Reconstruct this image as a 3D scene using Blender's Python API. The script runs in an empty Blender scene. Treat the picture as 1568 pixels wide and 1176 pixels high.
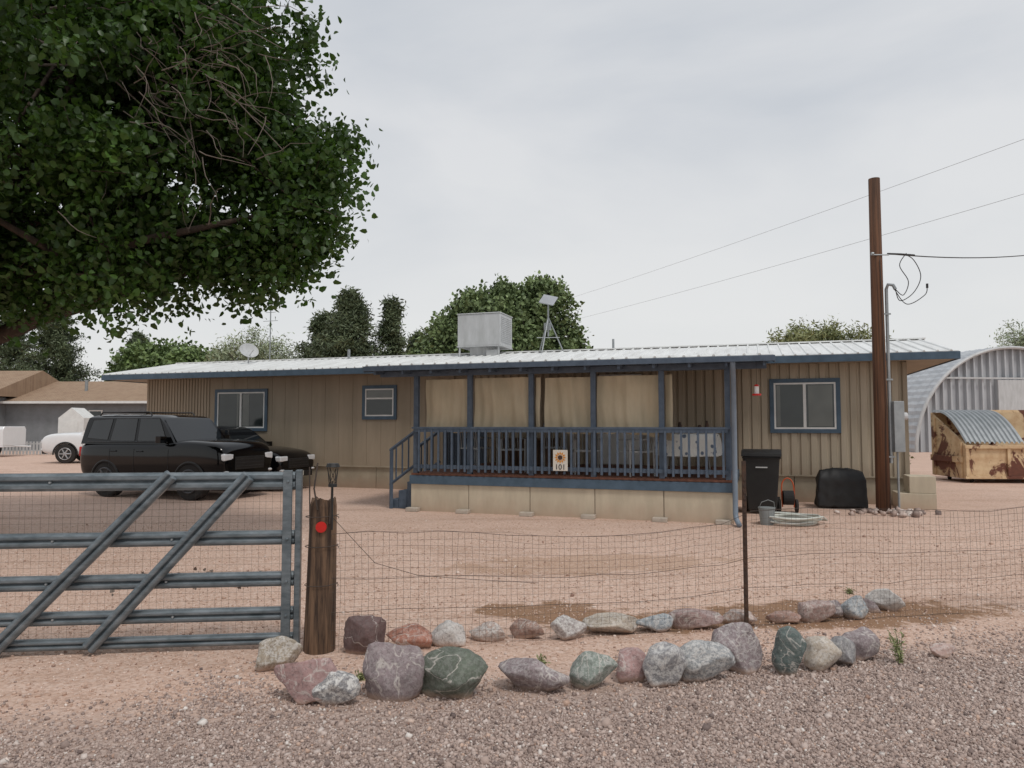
import bpy, bmesh, math, random
import numpy as np
from mathutils import Vector, Matrix, noise as mnoise
random.seed(7); RNG=np.random.default_rng(11)
R=math.radians
scene=bpy.context.scene
COL=scene.collection

# ------------------------------------------------------------ materials
def nodes_of(name):
    m=bpy.data.materials.new(name); m.use_nodes=True
    nt=m.node_tree; b=nt.nodes["Principled BSDF"]
    return m,nt,b
def mixrgb(nt,fac,a,b,blend='MIX'):
    n=nt.nodes.new('ShaderNodeMix'); n.data_type='RGBA'; n.blend_type=blend
    for sock,v in ((n.inputs[0],fac),(n.inputs[6],a),(n.inputs[7],b)):
        if isinstance(v,(int,float)): sock.default_value=v
        elif isinstance(v,(tuple,list)): sock.default_value=(*v[:3],1)
        else: nt.links.new(v,sock)
    return n.outputs[2]
def noise(nt,vec,scale,detail=5,rough=.6,dist=0):
    n=nt.nodes.new('ShaderNodeTexNoise'); n.inputs['Scale'].default_value=scale
    n.inputs['Detail'].default_value=detail; n.inputs['Roughness'].default_value=rough
    n.inputs['Distortion'].default_value=dist
    nt.links.new(vec,n.inputs['Vector']); return n.outputs['Fac']
def ramp(nt,fac,stops):
    n=nt.nodes.new('ShaderNodeValToRGB'); e=n.color_ramp.elements
    while len(e)<len(stops): e.new(.5)
    for i,(p,c) in enumerate(stops):
        e[i].position=p
        e[i].color=(c,c,c,1) if isinstance(c,(int,float)) else (*c,1)
    nt.links.new(fac,n.inputs[0]); return n.outputs[0]
def math_(nt,op,a,b=None):
    n=nt.nodes.new('ShaderNodeMath'); n.operation=op
    for i,v in enumerate((a,b)):
        if v is None: continue
        if isinstance(v,(int,float)): n.inputs[i].default_value=v
        else: nt.links.new(v,n.inputs[i])
    return n.outputs[0]
def coords(nt,scale=(1,1,1)):
    t=nt.nodes.new('ShaderNodeTexCoord'); m=nt.nodes.new('ShaderNodeMapping')
    m.inputs['Scale'].default_value=scale
    nt.links.new(t.outputs['Object'],m.inputs['Vector']); return m.outputs[0]
def bump(nt,b,h,strength=.3,dist=.02):
    n=nt.nodes.new('ShaderNodeBump'); n.inputs['Strength'].default_value=strength
    n.inputs['Distance'].default_value=dist
    nt.links.new(h,n.inputs['Height']); nt.links.new(n.outputs[0],b.inputs['Normal'])
def M(name,c,c2=None,rough=.7,metal=0,scale=3,stretch=(1,1,1),bmp=.1,bs=60,spec=.4,lo=.35,hi=.65,coat=0,dirt=None):
    m,nt,b=nodes_of(name)
    v=coords(nt,stretch)
    if c2 is None: c2=tuple(x*.8 for x in c)
    f=ramp(nt,noise(nt,v,scale,8,.65),[(lo,0),(hi,1)])
    col=mixrgb(nt,f,c,c2)
    if dirt:   # (z0,z1,colour): splash-back dirt rising from the ground, broken by noise
        z=nt.nodes.new('ShaderNodeSeparateXYZ'); nt.links.new(coords(nt),z.inputs[0])
        g=math_(nt,'ADD',z.outputs[2],math_(nt,'MULTIPLY',noise(nt,coords(nt),4,6),.35))
        g=ramp(nt,g,[(dirt[0],.65),(dirt[1],0)])
        col=mixrgb(nt,g,col,dirt[2])
    nt.links.new(col,b.inputs['Base Color'])
    b.inputs['Roughness'].default_value=rough; b.inputs['Metallic'].default_value=metal
    b.inputs['Specular IOR Level'].default_value=spec
    if coat: b.inputs['Coat Weight'].default_value=coat; b.inputs['Coat Roughness'].default_value=.06
    if bmp: bump(nt,b,noise(nt,v,bs,4),bmp,.01)
    return m

m_siding=M('siding_tan',(.46,.39,.295),(.36,.305,.225),rough=.6,scale=1.6,stretch=(2.5,1,.25),bmp=.05,dirt=(.75,1.1,(.33,.26,.19)))
m_siding2=M('siding_smooth',(.345,.28,.205),(.275,.225,.162),rough=.65,scale=1.4,stretch=(2,1,.3),bmp=.05)
m_skirt=M('skirting',(.40,.345,.26),(.31,.27,.20),rough=.75,scale=2.5,bmp=.1,dirt=(.2,.5,(.34,.23,.165)))
m_pskirt=M('porch_skirt',(.58,.51,.39),(.47,.41,.31),rough=.75,scale=2.0,stretch=(2,1,.5),bmp=.08,dirt=(.18,.48,(.42,.30,.22)))
m_blue=M('trim_blue',(.075,.12,.17),(.052,.088,.125),rough=.55,scale=6,bmp=.1)
m_bluegrey=M('rail_bluegrey',(.09,.122,.168),(.06,.084,.12),rough=.6,scale=8,bmp=.1)
m_roof=M('roof_metal',(.80,.81,.80),(.60,.60,.585),rough=.45,metal=.1,scale=1.8,stretch=(3,.35,1),bmp=.03,lo=.4,hi=.72)
m_white=M('white_paint',(.75,.75,.73),(.65,.65,.63),rough=.5,scale=4,bmp=.03)
m_cooler=M('cooler_grey',(.55,.56,.57),(.43,.44,.44),rough=.5,scale=3,stretch=(2,2,.5),bmp=.03)
m_dark=M('dark_interior',(.025,.022,.02),rough=.9)
m_deck=M('deck_board',(.20,.085,.055),(.13,.06,.04),rough=.8,scale=4,stretch=(1,6,6))
m_curtain=M('curtain_cloth',(.56,.48,.345),(.45,.385,.27),rough=.95,scale=2,stretch=(1.5,1,.4),bmp=.15,bs=150)
m_galv=M('gate_steel',(.22,.25,.27),(.11,.135,.15),rough=.42,metal=.45,scale=7,stretch=(1,1,3),bmp=.1)
m_steel=M('grey_steel',(.35,.37,.38),(.27,.29,.30),rough=.45,metal=.4,scale=5)
m_rust=M('rusty_steel',(.10,.055,.035),(.05,.035,.03),rough=.85,metal=.2,scale=20,bmp=.4)
m_wire=M('wire_dark',(.10,.075,.06),(.06,.05,.045),rough=.7,metal=.3,scale=9,bmp=0)
m_cable=M('cable_black',(.03,.03,.03),rough=.6,bmp=0)
m_cablegrey=M('cable_grey',(.30,.31,.32),rough=.6,bmp=0)
m_wood=M('weathered_wood',(.19,.115,.07),(.045,.028,.02),rough=.9,scale=9,stretch=(2.5,2.5,.18),bmp=.9,bs=30,lo=.4,hi=.6)
m_pole=M('pole_wood',(.155,.072,.038),(.05,.026,.016),rough=.85,scale=7,stretch=(4,4,.09),bmp=.8,bs=22,lo=.38,hi=.64)
m_black=M('black_paint',(.0025,.0025,.0035),rough=.08,bmp=0,spec=.42)
m_blackplastic=M('black_plastic',(.014,.014,.015),(.022,.022,.022),rough=.5,bmp=.1)
m_trimgrey=M('grey_trim',(.05,.05,.053),rough=.35,metal=.3,bmp=0)
m_tarp=M('black_cover',(.015,.015,.016),(.025,.025,.025),rough=.6,bmp=.4,bs=14)
m_carwhite=M('white_car_paint',(.76,.77,.78),(.72,.73,.74),rough=.3,bmp=0,coat=.6)
m_tyre=M('tyre_rubber',(.02,.02,.02),(.035,.03,.028),rough=.9,bmp=.2)
m_rim=M('rim_alloy',(.10,.10,.105),(.07,.07,.075),rough=.35,metal=.7)
m_rims=M('rim_silver',(.45,.45,.46),rough=.35,metal=.7)
m_red=M('reflector_red',(.6,.02,.015),rough=.3,bmp=0)
m_orange=M('orange_plastic',(.55,.10,.03),rough=.6)
m_hose=M('hose_white',(.66,.67,.62),(.5,.52,.47),rough=.6)
m_bucket=M('bucket_grey',(.25,.27,.27),rough=.6)
m_concrete=M('concrete',(.50,.44,.37),(.38,.33,.28),rough=.9,scale=8,bmp=.4)
m_stucco=M('grey_stucco',(.225,.24,.255),(.18,.195,.205),rough=.9,scale=2,bmp=.3)
m_bark=M('bark',(.085,.06,.045),(.04,.03,.024),rough=.95,scale=7,stretch=(2,2,.4),bmp=.8,bs=18)
m_twig=M('dead_twig',(.19,.155,.13),(.11,.09,.075),rough=.95,bmp=0)
m_lamp=M('headlamp',(.75,.77,.8),rough=.12,bmp=0,coat=1)
m_plate=M('plate',(.6,.6,.55),rough=.5,bmp=0)

def glass_mat(name,c,rough=.08,spec=.6):
    m,nt,b=nodes_of(name)
    v=coords(nt)
    nt.links.new(mixrgb(nt,ramp(nt,noise(nt,v,1.3,2),[(.3,0),(.7,1)]),c,tuple(x*.6 for x in c)),b.inputs['Base Color'])
    b.inputs['Roughness'].default_value=rough; b.inputs['Specular IOR Level'].default_value=spec
    return m
m_glass=glass_mat('window_glass',(.035,.045,.045))
m_carglass=glass_mat('car_glass',(.010,.012,.014),.02,.75)
m_blind=glass_mat('window_with_blind',(.15,.16,.145),.15)
m_panel=glass_mat('panel_face',(.45,.47,.5),.2)

m_shingle,nt,b=nodes_of('brown_shingles')
v=coords(nt); br=nt.nodes.new('ShaderNodeTexBrick'); br.inputs['Scale'].default_value=3
br.inputs['Color1'].default_value=(.36,.24,.16,1); br.inputs['Color2'].default_value=(.27,.175,.115,1); br.inputs['Mortar'].default_value=(.12,.08,.05,1)
nt.links.new(v,br.inputs['Vector']); nt.links.new(mixrgb(nt,ramp(nt,noise(nt,v,2,6),[(.3,0),(.7,.5)]),br.outputs[0],(.38,.28,.19)),b.inputs['Base Color']); b.inputs['Roughness'].default_value=.95

m_dump,nt,b=nodes_of('dumpster_paint_rust')
v=coords(nt); f=ramp(nt,noise(nt,v,1.25,10,.66,.5),[(.52,0),(.56,1)])
f2=noise(nt,v,9,6)
rustc=mixrgb(nt,f2,(.20,.07,.04),(.08,.032,.024))
crm=mixrgb(nt,ramp(nt,noise(nt,v,4,6),[(.4,0),(.75,1)]),(.66,.50,.31),(.46,.28,.15))
nt.links.new(mixrgb(nt,f,crm,rustc),b.inputs['Base Color']); b.inputs['Roughness'].default_value=.8
bump(nt,b,f2,.3,.01)

m_cloth,nt,b=nodes_of('tablecloth_pattern')
v=coords(nt); vo=nt.nodes.new('ShaderNodeTexVoronoi'); vo.inputs['Scale'].default_value=9; nt.links.new(v,vo.inputs['Vector'])
nt.links.new(mixrgb(nt,ramp(nt,vo.outputs['Distance'],[(.28,0),(.36,1)]),(.12,.16,.22),(.70,.70,.66)),b.inputs['Base Color']); b.inputs['Roughness'].default_value=.9

def leaf_mat(name,dark,light,trans=.35,rough=.5,spec=.3):
    m=bpy.data.materials.new(name); m.use_nodes=True; nt=m.node_tree
    b=nt.nodes["Principled BSDF"]; out=nt.nodes['Material Output']
    a=nt.nodes.new('ShaderNodeAttribute'); a.attribute_name='rnd'
    c=ramp(nt,a.outputs['Fac'],[(0,dark),(.7,light),(1,tuple(x*1.35 for x in light))])
    nt.links.new(c,b.inputs['Base Color']); b.inputs['Roughness'].default_value=rough; b.inputs['Specular IOR Level'].default_value=spec
    if trans:
        t=nt.nodes.new('ShaderNodeBsdfTranslucent'); nt.links.new(mixrgb(nt,.5,c,(light[0]*1.6,light[1]*1.7,light[2]*.6)),t.inputs['Color'])
        mx=nt.nodes.new('ShaderNodeMixShader'); mx.inputs[0].default_value=trans
        nt.links.new(b.outputs[0],mx.inputs[1]); nt.links.new(t.outputs[0],mx.inputs[2]); nt.links.new(mx.outputs[0],out.inputs[0])
    return m
m_leafA=leaf_mat('leaf_mulberry',(.020,.042,.011),(.060,.118,.024),.28,.42,.4)
m_leafB=leaf_mat('leaf_willow',(.08,.118,.05),(.18,.24,.10),0)
m_leafC=leaf_mat('leaf_pine',(.05,.07,.038),(.115,.145,.075),0)
m_leafD=leaf_mat('leaf_pale',(.20,.24,.15),(.36,.41,.26),0)
m_leafE=leaf_mat('leaf_olive',(.15,.175,.075),(.28,.30,.14),0)
m_leafG=leaf_mat('leaf_elm',(.075,.115,.045),(.17,.24,.085),0)

# ------------------------------------------------------------ mesh helpers
def empty(name,loc=(0,0,0),rz=0):
    e=bpy.data.objects.new(name,None); e.location=loc; e.rotation_euler=(0,0,rz); e.empty_display_size=.3
    COL.objects.link(e); return e
class MB:
    def __init__(s): s.v=[];s.f=[];s.m=[];s.mi=0;s.X=Matrix.Identity(4)
    def add(s,vs,fs):
        o=len(s.v); s.v+= [tuple(s.X@Vector(p)) for p in vs]
        for f in fs: s.f.append(tuple(i+o for i in f)); s.m.append(s.mi)
        return s
    def box(s,x0,x1,y0,y1,z0,z1):
        vs=[(x0,y0,z0),(x1,y0,z0),(x1,y1,z0),(x0,y1,z0),(x0,y0,z1),(x1,y0,z1),(x1,y1,z1),(x0,y1,z1)]
        return s.add(vs,[(0,3,2,1),(4,5,6,7),(0,1,5,4),(1,2,6,5),(2,3,7,6),(3,0,4,7)])
    def tube(s,pts,rad,n=8,cap=True):
        pts=[Vector(p) for p in pts]
        if isinstance(rad,(int,float)): rad=[rad]*len(pts)
        vs=[];fs=[]; prev=None
        for i,p in enumerate(pts):
            d=(pts[min(i+1,len(pts)-1)]-pts[max(i-1,0)]).normalized()
            if prev is None:
                a=Vector((0,0,1)) if abs(d.z)<.9 else Vector((1,0,0))
                u=d.cross(a).normalized()
            else:
                u=(prev-d*prev.dot(d)).normalized()
            prev=u; w=d.cross(u)
            for k in range(n):
                t=2*math.pi*k/n
                vs.append(p+u*(math.cos(t)*rad[i])+w*(math.sin(t)*rad[i]))
        for i in range(len(pts)-1):
            for k in range(n):
                a=i*n+k;b_=i*n+(k+1)%n
                fs.append((a,b_,b_+n,a+n))
        if cap:
            fs.append(tuple(range(n-1,-1,-1))); o=(len(pts)-1)*n; fs.append(tuple(range(o,o+n)))
        return s.add(vs,fs)
    def prism(s,prof,x0,x1):   # profile (y,z) extruded along x
        n=len(prof)
        vs=[(x0,y,z) for y,z in prof]+[(x1,y,z) for y,z in prof]
        fs=[(i,(i+1)%n,(i+1)%n+n,i+n) for i in range(n)]
        fs+= [tuple(range(n-1,-1,-1)),tuple(range(n,2*n))]
        return s.add(vs,fs)
    def obj(s,name,parent=None,mats=(),loc=(0,0,0),smooth=False,bevel=0,rot=None,seg=2):
        me=bpy.data.meshes.new(name); me.from_pydata(s.v,[],s.f)
        for m in (mats if isinstance(mats,(list,tuple)) else [mats]): me.materials.append(m)
        me.polygons.foreach_set('material_index',s.m)
        if smooth: me.polygons.foreach_set('use_smooth',[True]*len(me.polygons))
        bm=bmesh.new(); bm.from_mesh(me); bmesh.ops.recalc_face_normals(bm,faces=bm.faces); bm.to_mesh(me); bm.free()
        me.update(); o=bpy.data.objects.new(name,me); COL.objects.link(o); o.location=loc
        if rot: o.rotation_euler=rot
        if parent: o.parent=parent
        if bevel:
            md=o.modifiers.new('b','BEVEL'); md.width=bevel; md.segments=seg; md.limit_method='ANGLE'; md.angle_limit=R(40)
        return o
def sag(a,b,drop,n=16):
    a=Vector(a);b=Vector(b)
    return [a.lerp(b,i/n)-Vector((0,0,drop*4*(i/n)*(1-i/n))) for i in range(n+1)]

def rand_rot(n):
    q=RNG.normal(size=(n,4))
    q/=np.linalg.norm(q,axis=1)[:,None]
    w,x,y,z=q.T
    return np.stack([np.stack([1-2*(y*y+z*z),2*(x*y-z*w),2*(x*z+y*w)],1),
                     np.stack([2*(x*y+z*w),1-2*(x*x+z*z),2*(y*z-x*w)],1),
                     np.stack([2*(x*z-y*w),2*(y*z+x*w),1-2*(x*x+y*y)],1)],1)
def scatter_mesh(name,base_v,base_f,cent,scale,rot,rnd,mat,parent=None,smooth=False,jit=0):
    N=len(cent); V=len(base_v); bv=np.array(base_v,float)
    P=np.repeat(bv[None],N,0)
    if jit: P=P+RNG.normal(size=P.shape)*jit
    sc=scale if scale.ndim==2 else scale[:,None]
    P=P*sc[:,None,:] if sc.shape[1]==3 else P*sc[:,:,None]
    P=np.einsum('nij,nvj->nvi',rot,P)+cent[:,None,:]
    P=P.reshape(-1,3)
    bf=np.array(base_f); K=bf.shape[1]; F=(bf[None]+ (np.arange(N)*V)[:,None,None]).reshape(-1)
    nf=len(F)//K
    me=bpy.data.meshes.new(name)
    me.vertices.add(len(P)); me.vertices.foreach_set('co',P.ravel())
    me.loops.add(len(F)); me.loops.foreach_set('vertex_index',F.astype(np.int32))
    me.polygons.add(nf); me.polygons.foreach_set('loop_start',np.arange(nf,dtype=np.int32)*K)
    me.polygons.foreach_set('loop_total',np.full(nf,K,dtype=np.int32))
    me.update(calc_edges=True)
    at=me.attributes.new('rnd','FLOAT','POINT'); at.data.foreach_set('value',np.repeat(rnd,V).astype(np.float32))
    me.materials.append(mat); me.validate()
    o=bpy.data.objects.new(name,me); COL.objects.link(o)
    if parent: o.parent=parent
    return o
LEAF_V=[(0,0,0),(.36,.22,.09),(.28,.65,.06),(0,1,-.06),(-.28,.65,.06),(-.36,.22,.09)]
LEAF_F=[(0,1,2,3),(0,3,4,5)]
SLIM_V=[(0,0,0),(.15,.5,.04),(0,1,0),(-.15,.5,.04)]
SLIM_F=[(0,1,2,3)]

def tree(name,base,lumps,mat,nclus,per,leaf,csig=.08,shoot=.5,trunk_r=.2,trunk_h=2.5,nlimb=7,droop=0,shell=.55,bark=m_bark,lean=None,gap=-.18,gfreq=.8,slim=False,hang=0,lr=.17):
    """crown = many leafy shoots growing outward from the lumps, with noise-shaped gaps"""
    root=empty(name,base); base=Vector(base)
    vols=np.array([l[3]*l[4]*l[5] if len(l)==6 else l[3]**3 for l in lumps])**(2/3)
    pr=vols/vols.sum(); C=[];D=[];NV=[]
    tries=0
    while len(C)<nclus and tries<nclus*6:
        tries+=1
        l=lumps[RNG.choice(len(lumps),p=pr)]; c=np.array(l[:3]); r=np.array(l[3:6]) if len(l)==6 else np.array([l[3]]*3)
        d=RNG.normal(size=3); d/=np.linalg.norm(d)
        rr=shell+(1-shell)*RNG.random()**.6 if RNG.random()<.85 else RNG.random()**.5*shell
        p=c+d*r*rr
        nv=mnoise.noise(Vector(p)*gfreq)+.5*mnoise.noise(Vector(p)*gfreq*2.3)
        if nv<gap and rr>.5: continue
        C.append(p); NV.append(nv)
        dd=d+RNG.normal(size=3)*.5; dd[2]-=hang; D.append(dd/np.linalg.norm(dd))
    nclus=len(C); C=np.array(C)-np.array(base); D=np.array(D); NV=np.array(NV)
    L=shoot*RNG.uniform(.5,1.3,nclus)
    u=RNG.random(nclus*per)-.45
    cent=np.repeat(C,per,0)+np.repeat(D*L[:,None],per,0)*u[:,None]+RNG.normal(size=(nclus*per,3))*csig
    cent[:,2]-=droop*np.maximum(u,0)**2*np.repeat(L,per)*2
    rnd=np.clip(np.repeat(.38+NV*.6+RNG.uniform(-.18,.18,nclus),per)+RNG.normal(size=len(cent))*lr,0,1)
    sc=leaf*RNG.uniform(.55,1.2,len(cent))
    bv,bf=(SLIM_V,SLIM_F) if slim else (LEAF_V,LEAF_F)
    scatter_mesh('foliage',bv,bf,cent,sc,rand_rot(len(cent)),rnd,mat,root)
    mb=MB()
    top=Vector((lean[0] if lean else 0,lean[1] if lean else 0,trunk_h))
    mb.tube([(0,0,-.1),(0.02*trunk_h,0,trunk_h*.4),top*.75,top],[trunk_r*1.25,trunk_r,trunk_r*.9,trunk_r*.8],12)
    for j in range(nlimb):
        t=Vector(C[RNG.integers(len(C))])
        d=(t-top); a=top+d*.33+Vector(RNG.normal(size=3)*.08*d.length); a.z=max(a.z,top.z*.9)
        b_=top+d*.68+Vector(RNG.normal(size=3)*.06*d.length)
        mb.tube([top-Vector((0,0,trunk_r)),a,b_,t],[trunk_r*.6,trunk_r*.38,trunk_r*.22,trunk_r*.06],7)
        for q in range(3):
            t2=Vector(C[RNG.integers(len(C))]); s0=a.lerp(b_,RNG.random())
            if (t2-s0).length<d.length*.8:
                mid=s0.lerp(t2,.5)+Vector(RNG.normal(size=3)*.1)
                mb.tube([s0,mid,t2],[trunk_r*.2,trunk_r*.12,trunk_r*.03],5)
    for k in range(0,nclus,3):   # twigs inside shoots
        p=Vector(C[k]); d=Vector(D[k])*L[k]; mb.tube([p-d*.7,p+d*.3],[leaf*.07,leaf*.03],3,False)
    mb.obj('trunk_and_limbs',root,bark,smooth=True)
    return root,C

# ------------------------------------------------------------ ground
m_ground,nt,b=nodes_of('pink_gravel_ground')
v=coords(nt); sx=nt.nodes.new('ShaderNodeSeparateXYZ'); nt.links.new(v,sx.inputs[0])
big=ramp(nt,noise(nt,v,.35,6,.6,.4),[(.32,0),(.68,1)])
soil=mixrgb(nt,big,(.63,.43,.335),(.50,.335,.255))
mid=ramp(nt,noise(nt,v,3.5,8,.7),[(.35,0),(.7,1)])
soil=mixrgb(nt,math_(nt,'MULTIPLY',mid,.55),soil,(.69,.51,.42))
st=nt.nodes.new('ShaderNodeMapping'); st.inputs['Scale'].default_value=(.28,1.5,1); st.inputs['Rotation'].default_value=(0,0,R(14)); nt.links.new(v,st.inputs[0])
tr=ramp(nt,noise(nt,st.outputs[0],1.0,6,.65,.6),[(.53,0),(.66,.7)])
soil=mixrgb(nt,tr,soil,(.38,.235,.165))
vor=nt.nodes.new('ShaderNodeTexVoronoi'); vor.inputs['Scale'].default_value=46; nt.links.new(v,vor.inputs['Vector'])
sp=nt.nodes.new('ShaderNodeSeparateColor'); nt.links.new(vor.outputs['Color'],sp.inputs[0])
peb=ramp(nt,sp.outputs[0],[(0,(.26,.17,.13)),(.35,(.56,.39,.30)),(.7,(.68,.52,.43)),(1,(.78,.67,.60))])
soil=mixrgb(nt,.36,soil,peb)
g2=mixrgb(nt,noise(nt,v,1.3,6),(.43,.325,.275),(.33,.25,.215))
g2=mixrgb(nt,.4,g2,ramp(nt,sp.outputs[1],[(0,(.16,.12,.105)),(.5,(.43,.34,.295)),(1,(.66,.58,.53))]))
e=math_(nt,'SUBTRACT',sx.outputs[1],math_(nt,'MULTIPLY',sx.outputs[0],.24))
e=math_(nt,'ADD',e,math_(nt,'MULTIPLY',noise(nt,v,1.1,6,.6),1.1))
msk=ramp(nt,math_(nt,'MULTIPLY',e,.1),[(.455,1),(.535,0)])
colr=mixrgb(nt,msk,soil,g2)
def patch(cx,cy,kx,ky,slope,nz,amp):
    dx=math_(nt,'SUBTRACT',sx.outputs[0],cx); dy=math_(nt,'SUBTRACT',math_(nt,'SUBTRACT',sx.outputs[1],cy),math_(nt,'MULTIPLY',dx,slope))
    dd=math_(nt,'ADD',math_(nt,'POWER',math_(nt,'MULTIPLY',dx,kx),2),math_(nt,'POWER',math_(nt,'MULTIPLY',dy,ky),2))
    dd=math_(nt,'ADD',dd,math_(nt,'MULTIPLY',math_(nt,'SUBTRACT',noise(nt,v,nz,6,.65),.5),amp))
    return ramp(nt,dd,[(.62,.85),(.85,0)])
colr=mixrgb(nt,patch(2.6,6.15,.52,2.0,.12,2.6,3.0),colr,(.25,.14,.075))
colr=mixrgb(nt,patch(.45,6.15,1.3,2.2,-.25,3.1,3.0),colr,(.25,.14,.075))
colr=mixrgb(nt,math_(nt,'MULTIPLY',patch(.9,8.4,.55,1.6,.15,1.9,3.8),.45),colr,(.36,.22,.13))
nt.links.new(colr,b.inputs['Base Color']); b.inputs['Roughness'].default_value=.97; b.inputs['Specular IOR Level'].default_value=.15
h=math_(nt,'ADD',math_(nt,'MULTIPLY',vor.outputs['Distance'],-.6),math_(nt,'MULTIPLY',noise(nt,v,12,8,.7),1.4))
bump(nt,b,h,.6,.02)
mb=MB()
mb.add([(-500,-60,0),(500,-60,0),(500,900,0),(-500,900,0)],[(0,1,2,3)])
mb.obj('ground',None,m_ground)

m_stone,nt,b=nodes_of('crushed_stone')
a=nt.nodes.new('ShaderNodeAttribute'); a.attribute_name='rnd'
nt.links.new(ramp(nt,a.outputs['Fac'],[(0,(.15,.11,.10)),(.3,(.34,.255,.22)),(.6,(.47,.36,.31)),(.85,(.57,.47,.42)),(1,(.72,.66,.61))]),b.inputs['Base Color']); b.inputs['Roughness'].default_value=.9
m_stonep,nt,b=nodes_of('pink_pebbles')
a=nt.nodes.new('ShaderNodeAttribute'); a.attribute_name='rnd'
nt.links.new(ramp(nt,a.outputs['Fac'],[(0,(.28,.17,.13)),(.3,(.50,.34,.26)),(.6,(.62,.45,.36)),(1,(.78,.67,.60))]),b.inputs['Base Color']); b.inputs['Roughness'].default_value=.9
CB_V=[(-1,-1,-1),(1,-1,-1),(1,1,-1),(-1,1,-1),(-1,-1,1),(1,-1,1),(1,1,1),(-1,1,1)]
CB_F=[(0,3,2,1),(4,5,6,7),(0,1,5,4),(1,2,6,5),(2,3,7,6),(3,0,4,7)]
def pts(n,x0,x1,y0,y1,keep):
    p=np.stack([RNG.uniform(x0,x1,n),RNG.uniform(y0,y1,n)],1)
    return p[keep(p)]
def wob(p): return .5*np.sin(p[:,0]*1.7+1)*np.cos(p[:,1]*1.3)+.25*np.sin(p[:,0]*4.1+p[:,1]*2.7)
P1=pts(270000,-4.0,5.6,3.0,6.3,lambda p:(p[:,1]-.24*p[:,0]+wob(p)*.6+RNG.normal(size=len(p))*.4)<4.2)
P2=pts(60000,-7,9,3.5,12,lambda p:RNG.random(len(p))<np.clip(1.3-(p[:,1]-3)/9,0,1))
for nm,P,S,mt in (('gravel',P1,RNG.lognormal(math.log(.0042),.36,len(P1)),m_stone),('pebbles',P2,RNG.lognormal(math.log(.0036),.4,len(P2)),m_stonep)):
    n=len(P)
    scatter_mesh(nm,CB_V,CB_F,np.concatenate([P,(S*.5)[:,None]],1),S[:,None]*RNG.uniform(.6,1.3,(n,3)),rand_rot(n),np.clip(RNG.normal(.5,.22,n),0,1),mt,jit=.22)

# ------------------------------------------------------------ rocks
def rock_mat(i,c,c2,speck):
    m,nt,b=nodes_of('rock_stone_%d'%i)
    v=coords(nt); mp=nt.nodes.new('ShaderNodeMapping'); mp.inputs['Location'].default_value=(i*3.1,i*1.7,i); mp.inputs['Rotation'].default_value=(i,.5*i,0)
    nt.links.new(v,mp.inputs[0]); v=mp.outputs[0]
    col=mixrgb(nt,ramp(nt,noise(nt,v,6,8,.7,1.2),[(.35,0),(.68,1)]),c,c2)
    vein=ramp(nt,noise(nt,v,3.5,3,.5,1.6),[(.485,0),(.503,.7),(.52,0)])
    col=mixrgb(nt,vein,col,(.60,.55,.50))
    col=mixrgb(nt,math_(nt,'MULTIPLY',ramp(nt,noise(nt,v,34,5,.75),[(.47,0),(.55,1)]),speck),col,(.66,.64,.61))
    col=mixrgb(nt,math_(nt,'MULTIPLY',ramp(nt,noise(nt,v,60,4,.7),[(.55,0),(.6,1)]),.4),col,(.08,.065,.06))
    z=nt.nodes.new('ShaderNodeSeparateXYZ'); nt.links.new(coords(nt),z.inputs[0])
    dst=ramp(nt,math_(nt,'ADD',z.outputs[2],math_(nt,'MULTIPLY',noise(nt,v,9,5),.08)),[(.045,.75),(.085,0)])
    col=mixrgb(nt,dst,col,(.48,.34,.26))
    nt.links.new(col,b.inputs['Base Color']); b.inputs['Roughness'].default_value=.85
    bump(nt,b,noise(nt,v,25,8,.7),.6,.014)
    return m
def rock(i,x,y,w,h,c,c2=None,speck=.2,rz=None,tilt=0):
    rg=random.Random(i*13+5)
    bm=bmesh.new(); bmesh.ops.create_icosphere(bm,subdivisions=4,radius=1)
    pl=[]
    for k in range(12):
        d=Vector((rg.gauss(0,1),rg.gauss(0,1),rg.gauss(0,1))).normalized(); pl.append((d,rg.uniform(.52,.86)))
    off=Vector((i*7.3,i*2.1,3))
    for vv in bm.verts:
        p=vv.co.copy()
        for d,dist in pl:
            q=p.dot(d)-dist
            if q>0: p-=d*q*.93
        p*=1+.16*mnoise.noise(p*1.3+off)+.05*mnoise.noise(p*4+off)+.025*mnoise.noise(p*11+off)
        vv.co=p
    if tilt: bmesh.ops.rotate(bm,verts=bm.verts,cent=(0,0,0),matrix=Matrix.Rotation(tilt,3,'Y'))
    xs=[v.co.x for v in bm.verts]; zs=[v.co.z for v in bm.verts]
    sx_=w*1.06/(max(xs)-min(xs)); sz_=h*1.13/(max(zs)-min(zs))
    dep=min(w*.8,max(h,w*.6))
    for vv in bm.verts: vv.co=Vector((vv.co.x*sx_,vv.co.y*dep/2,vv.co.z*sz_))
    me=bpy.data.meshes.new('rock'); bm.to_mesh(me); bm.free()
    me.polygons.foreach_set('use_smooth',[True]*len(me.polygons))
    zmin=min(v.co.z for v in me.vertices)
    for vv in me.vertices: vv.co.z-=zmin*.80
    me.materials.append(rock_mat(i,c,c2 or tuple(q*.6 for q in c),speck))
    o=bpy.data.objects.new('rock',me); COL.objects.link(o)
    o.location=(x,y+dep*.4,0); o.rotation_euler=(0,0,rz if rz is not None else rg.uniform(-.3,.3))
mauve=(.30,.24,.245);pink=(.43,.27,.255);grey=(.33,.32,.325);green=(.135,.155,.12);cream=(.54,.46,.375);red=(.44,.20,.14);brown=(.16,.10,.095);wht=(.60,.56,.53);blue=(.36,.40,.43)
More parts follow.
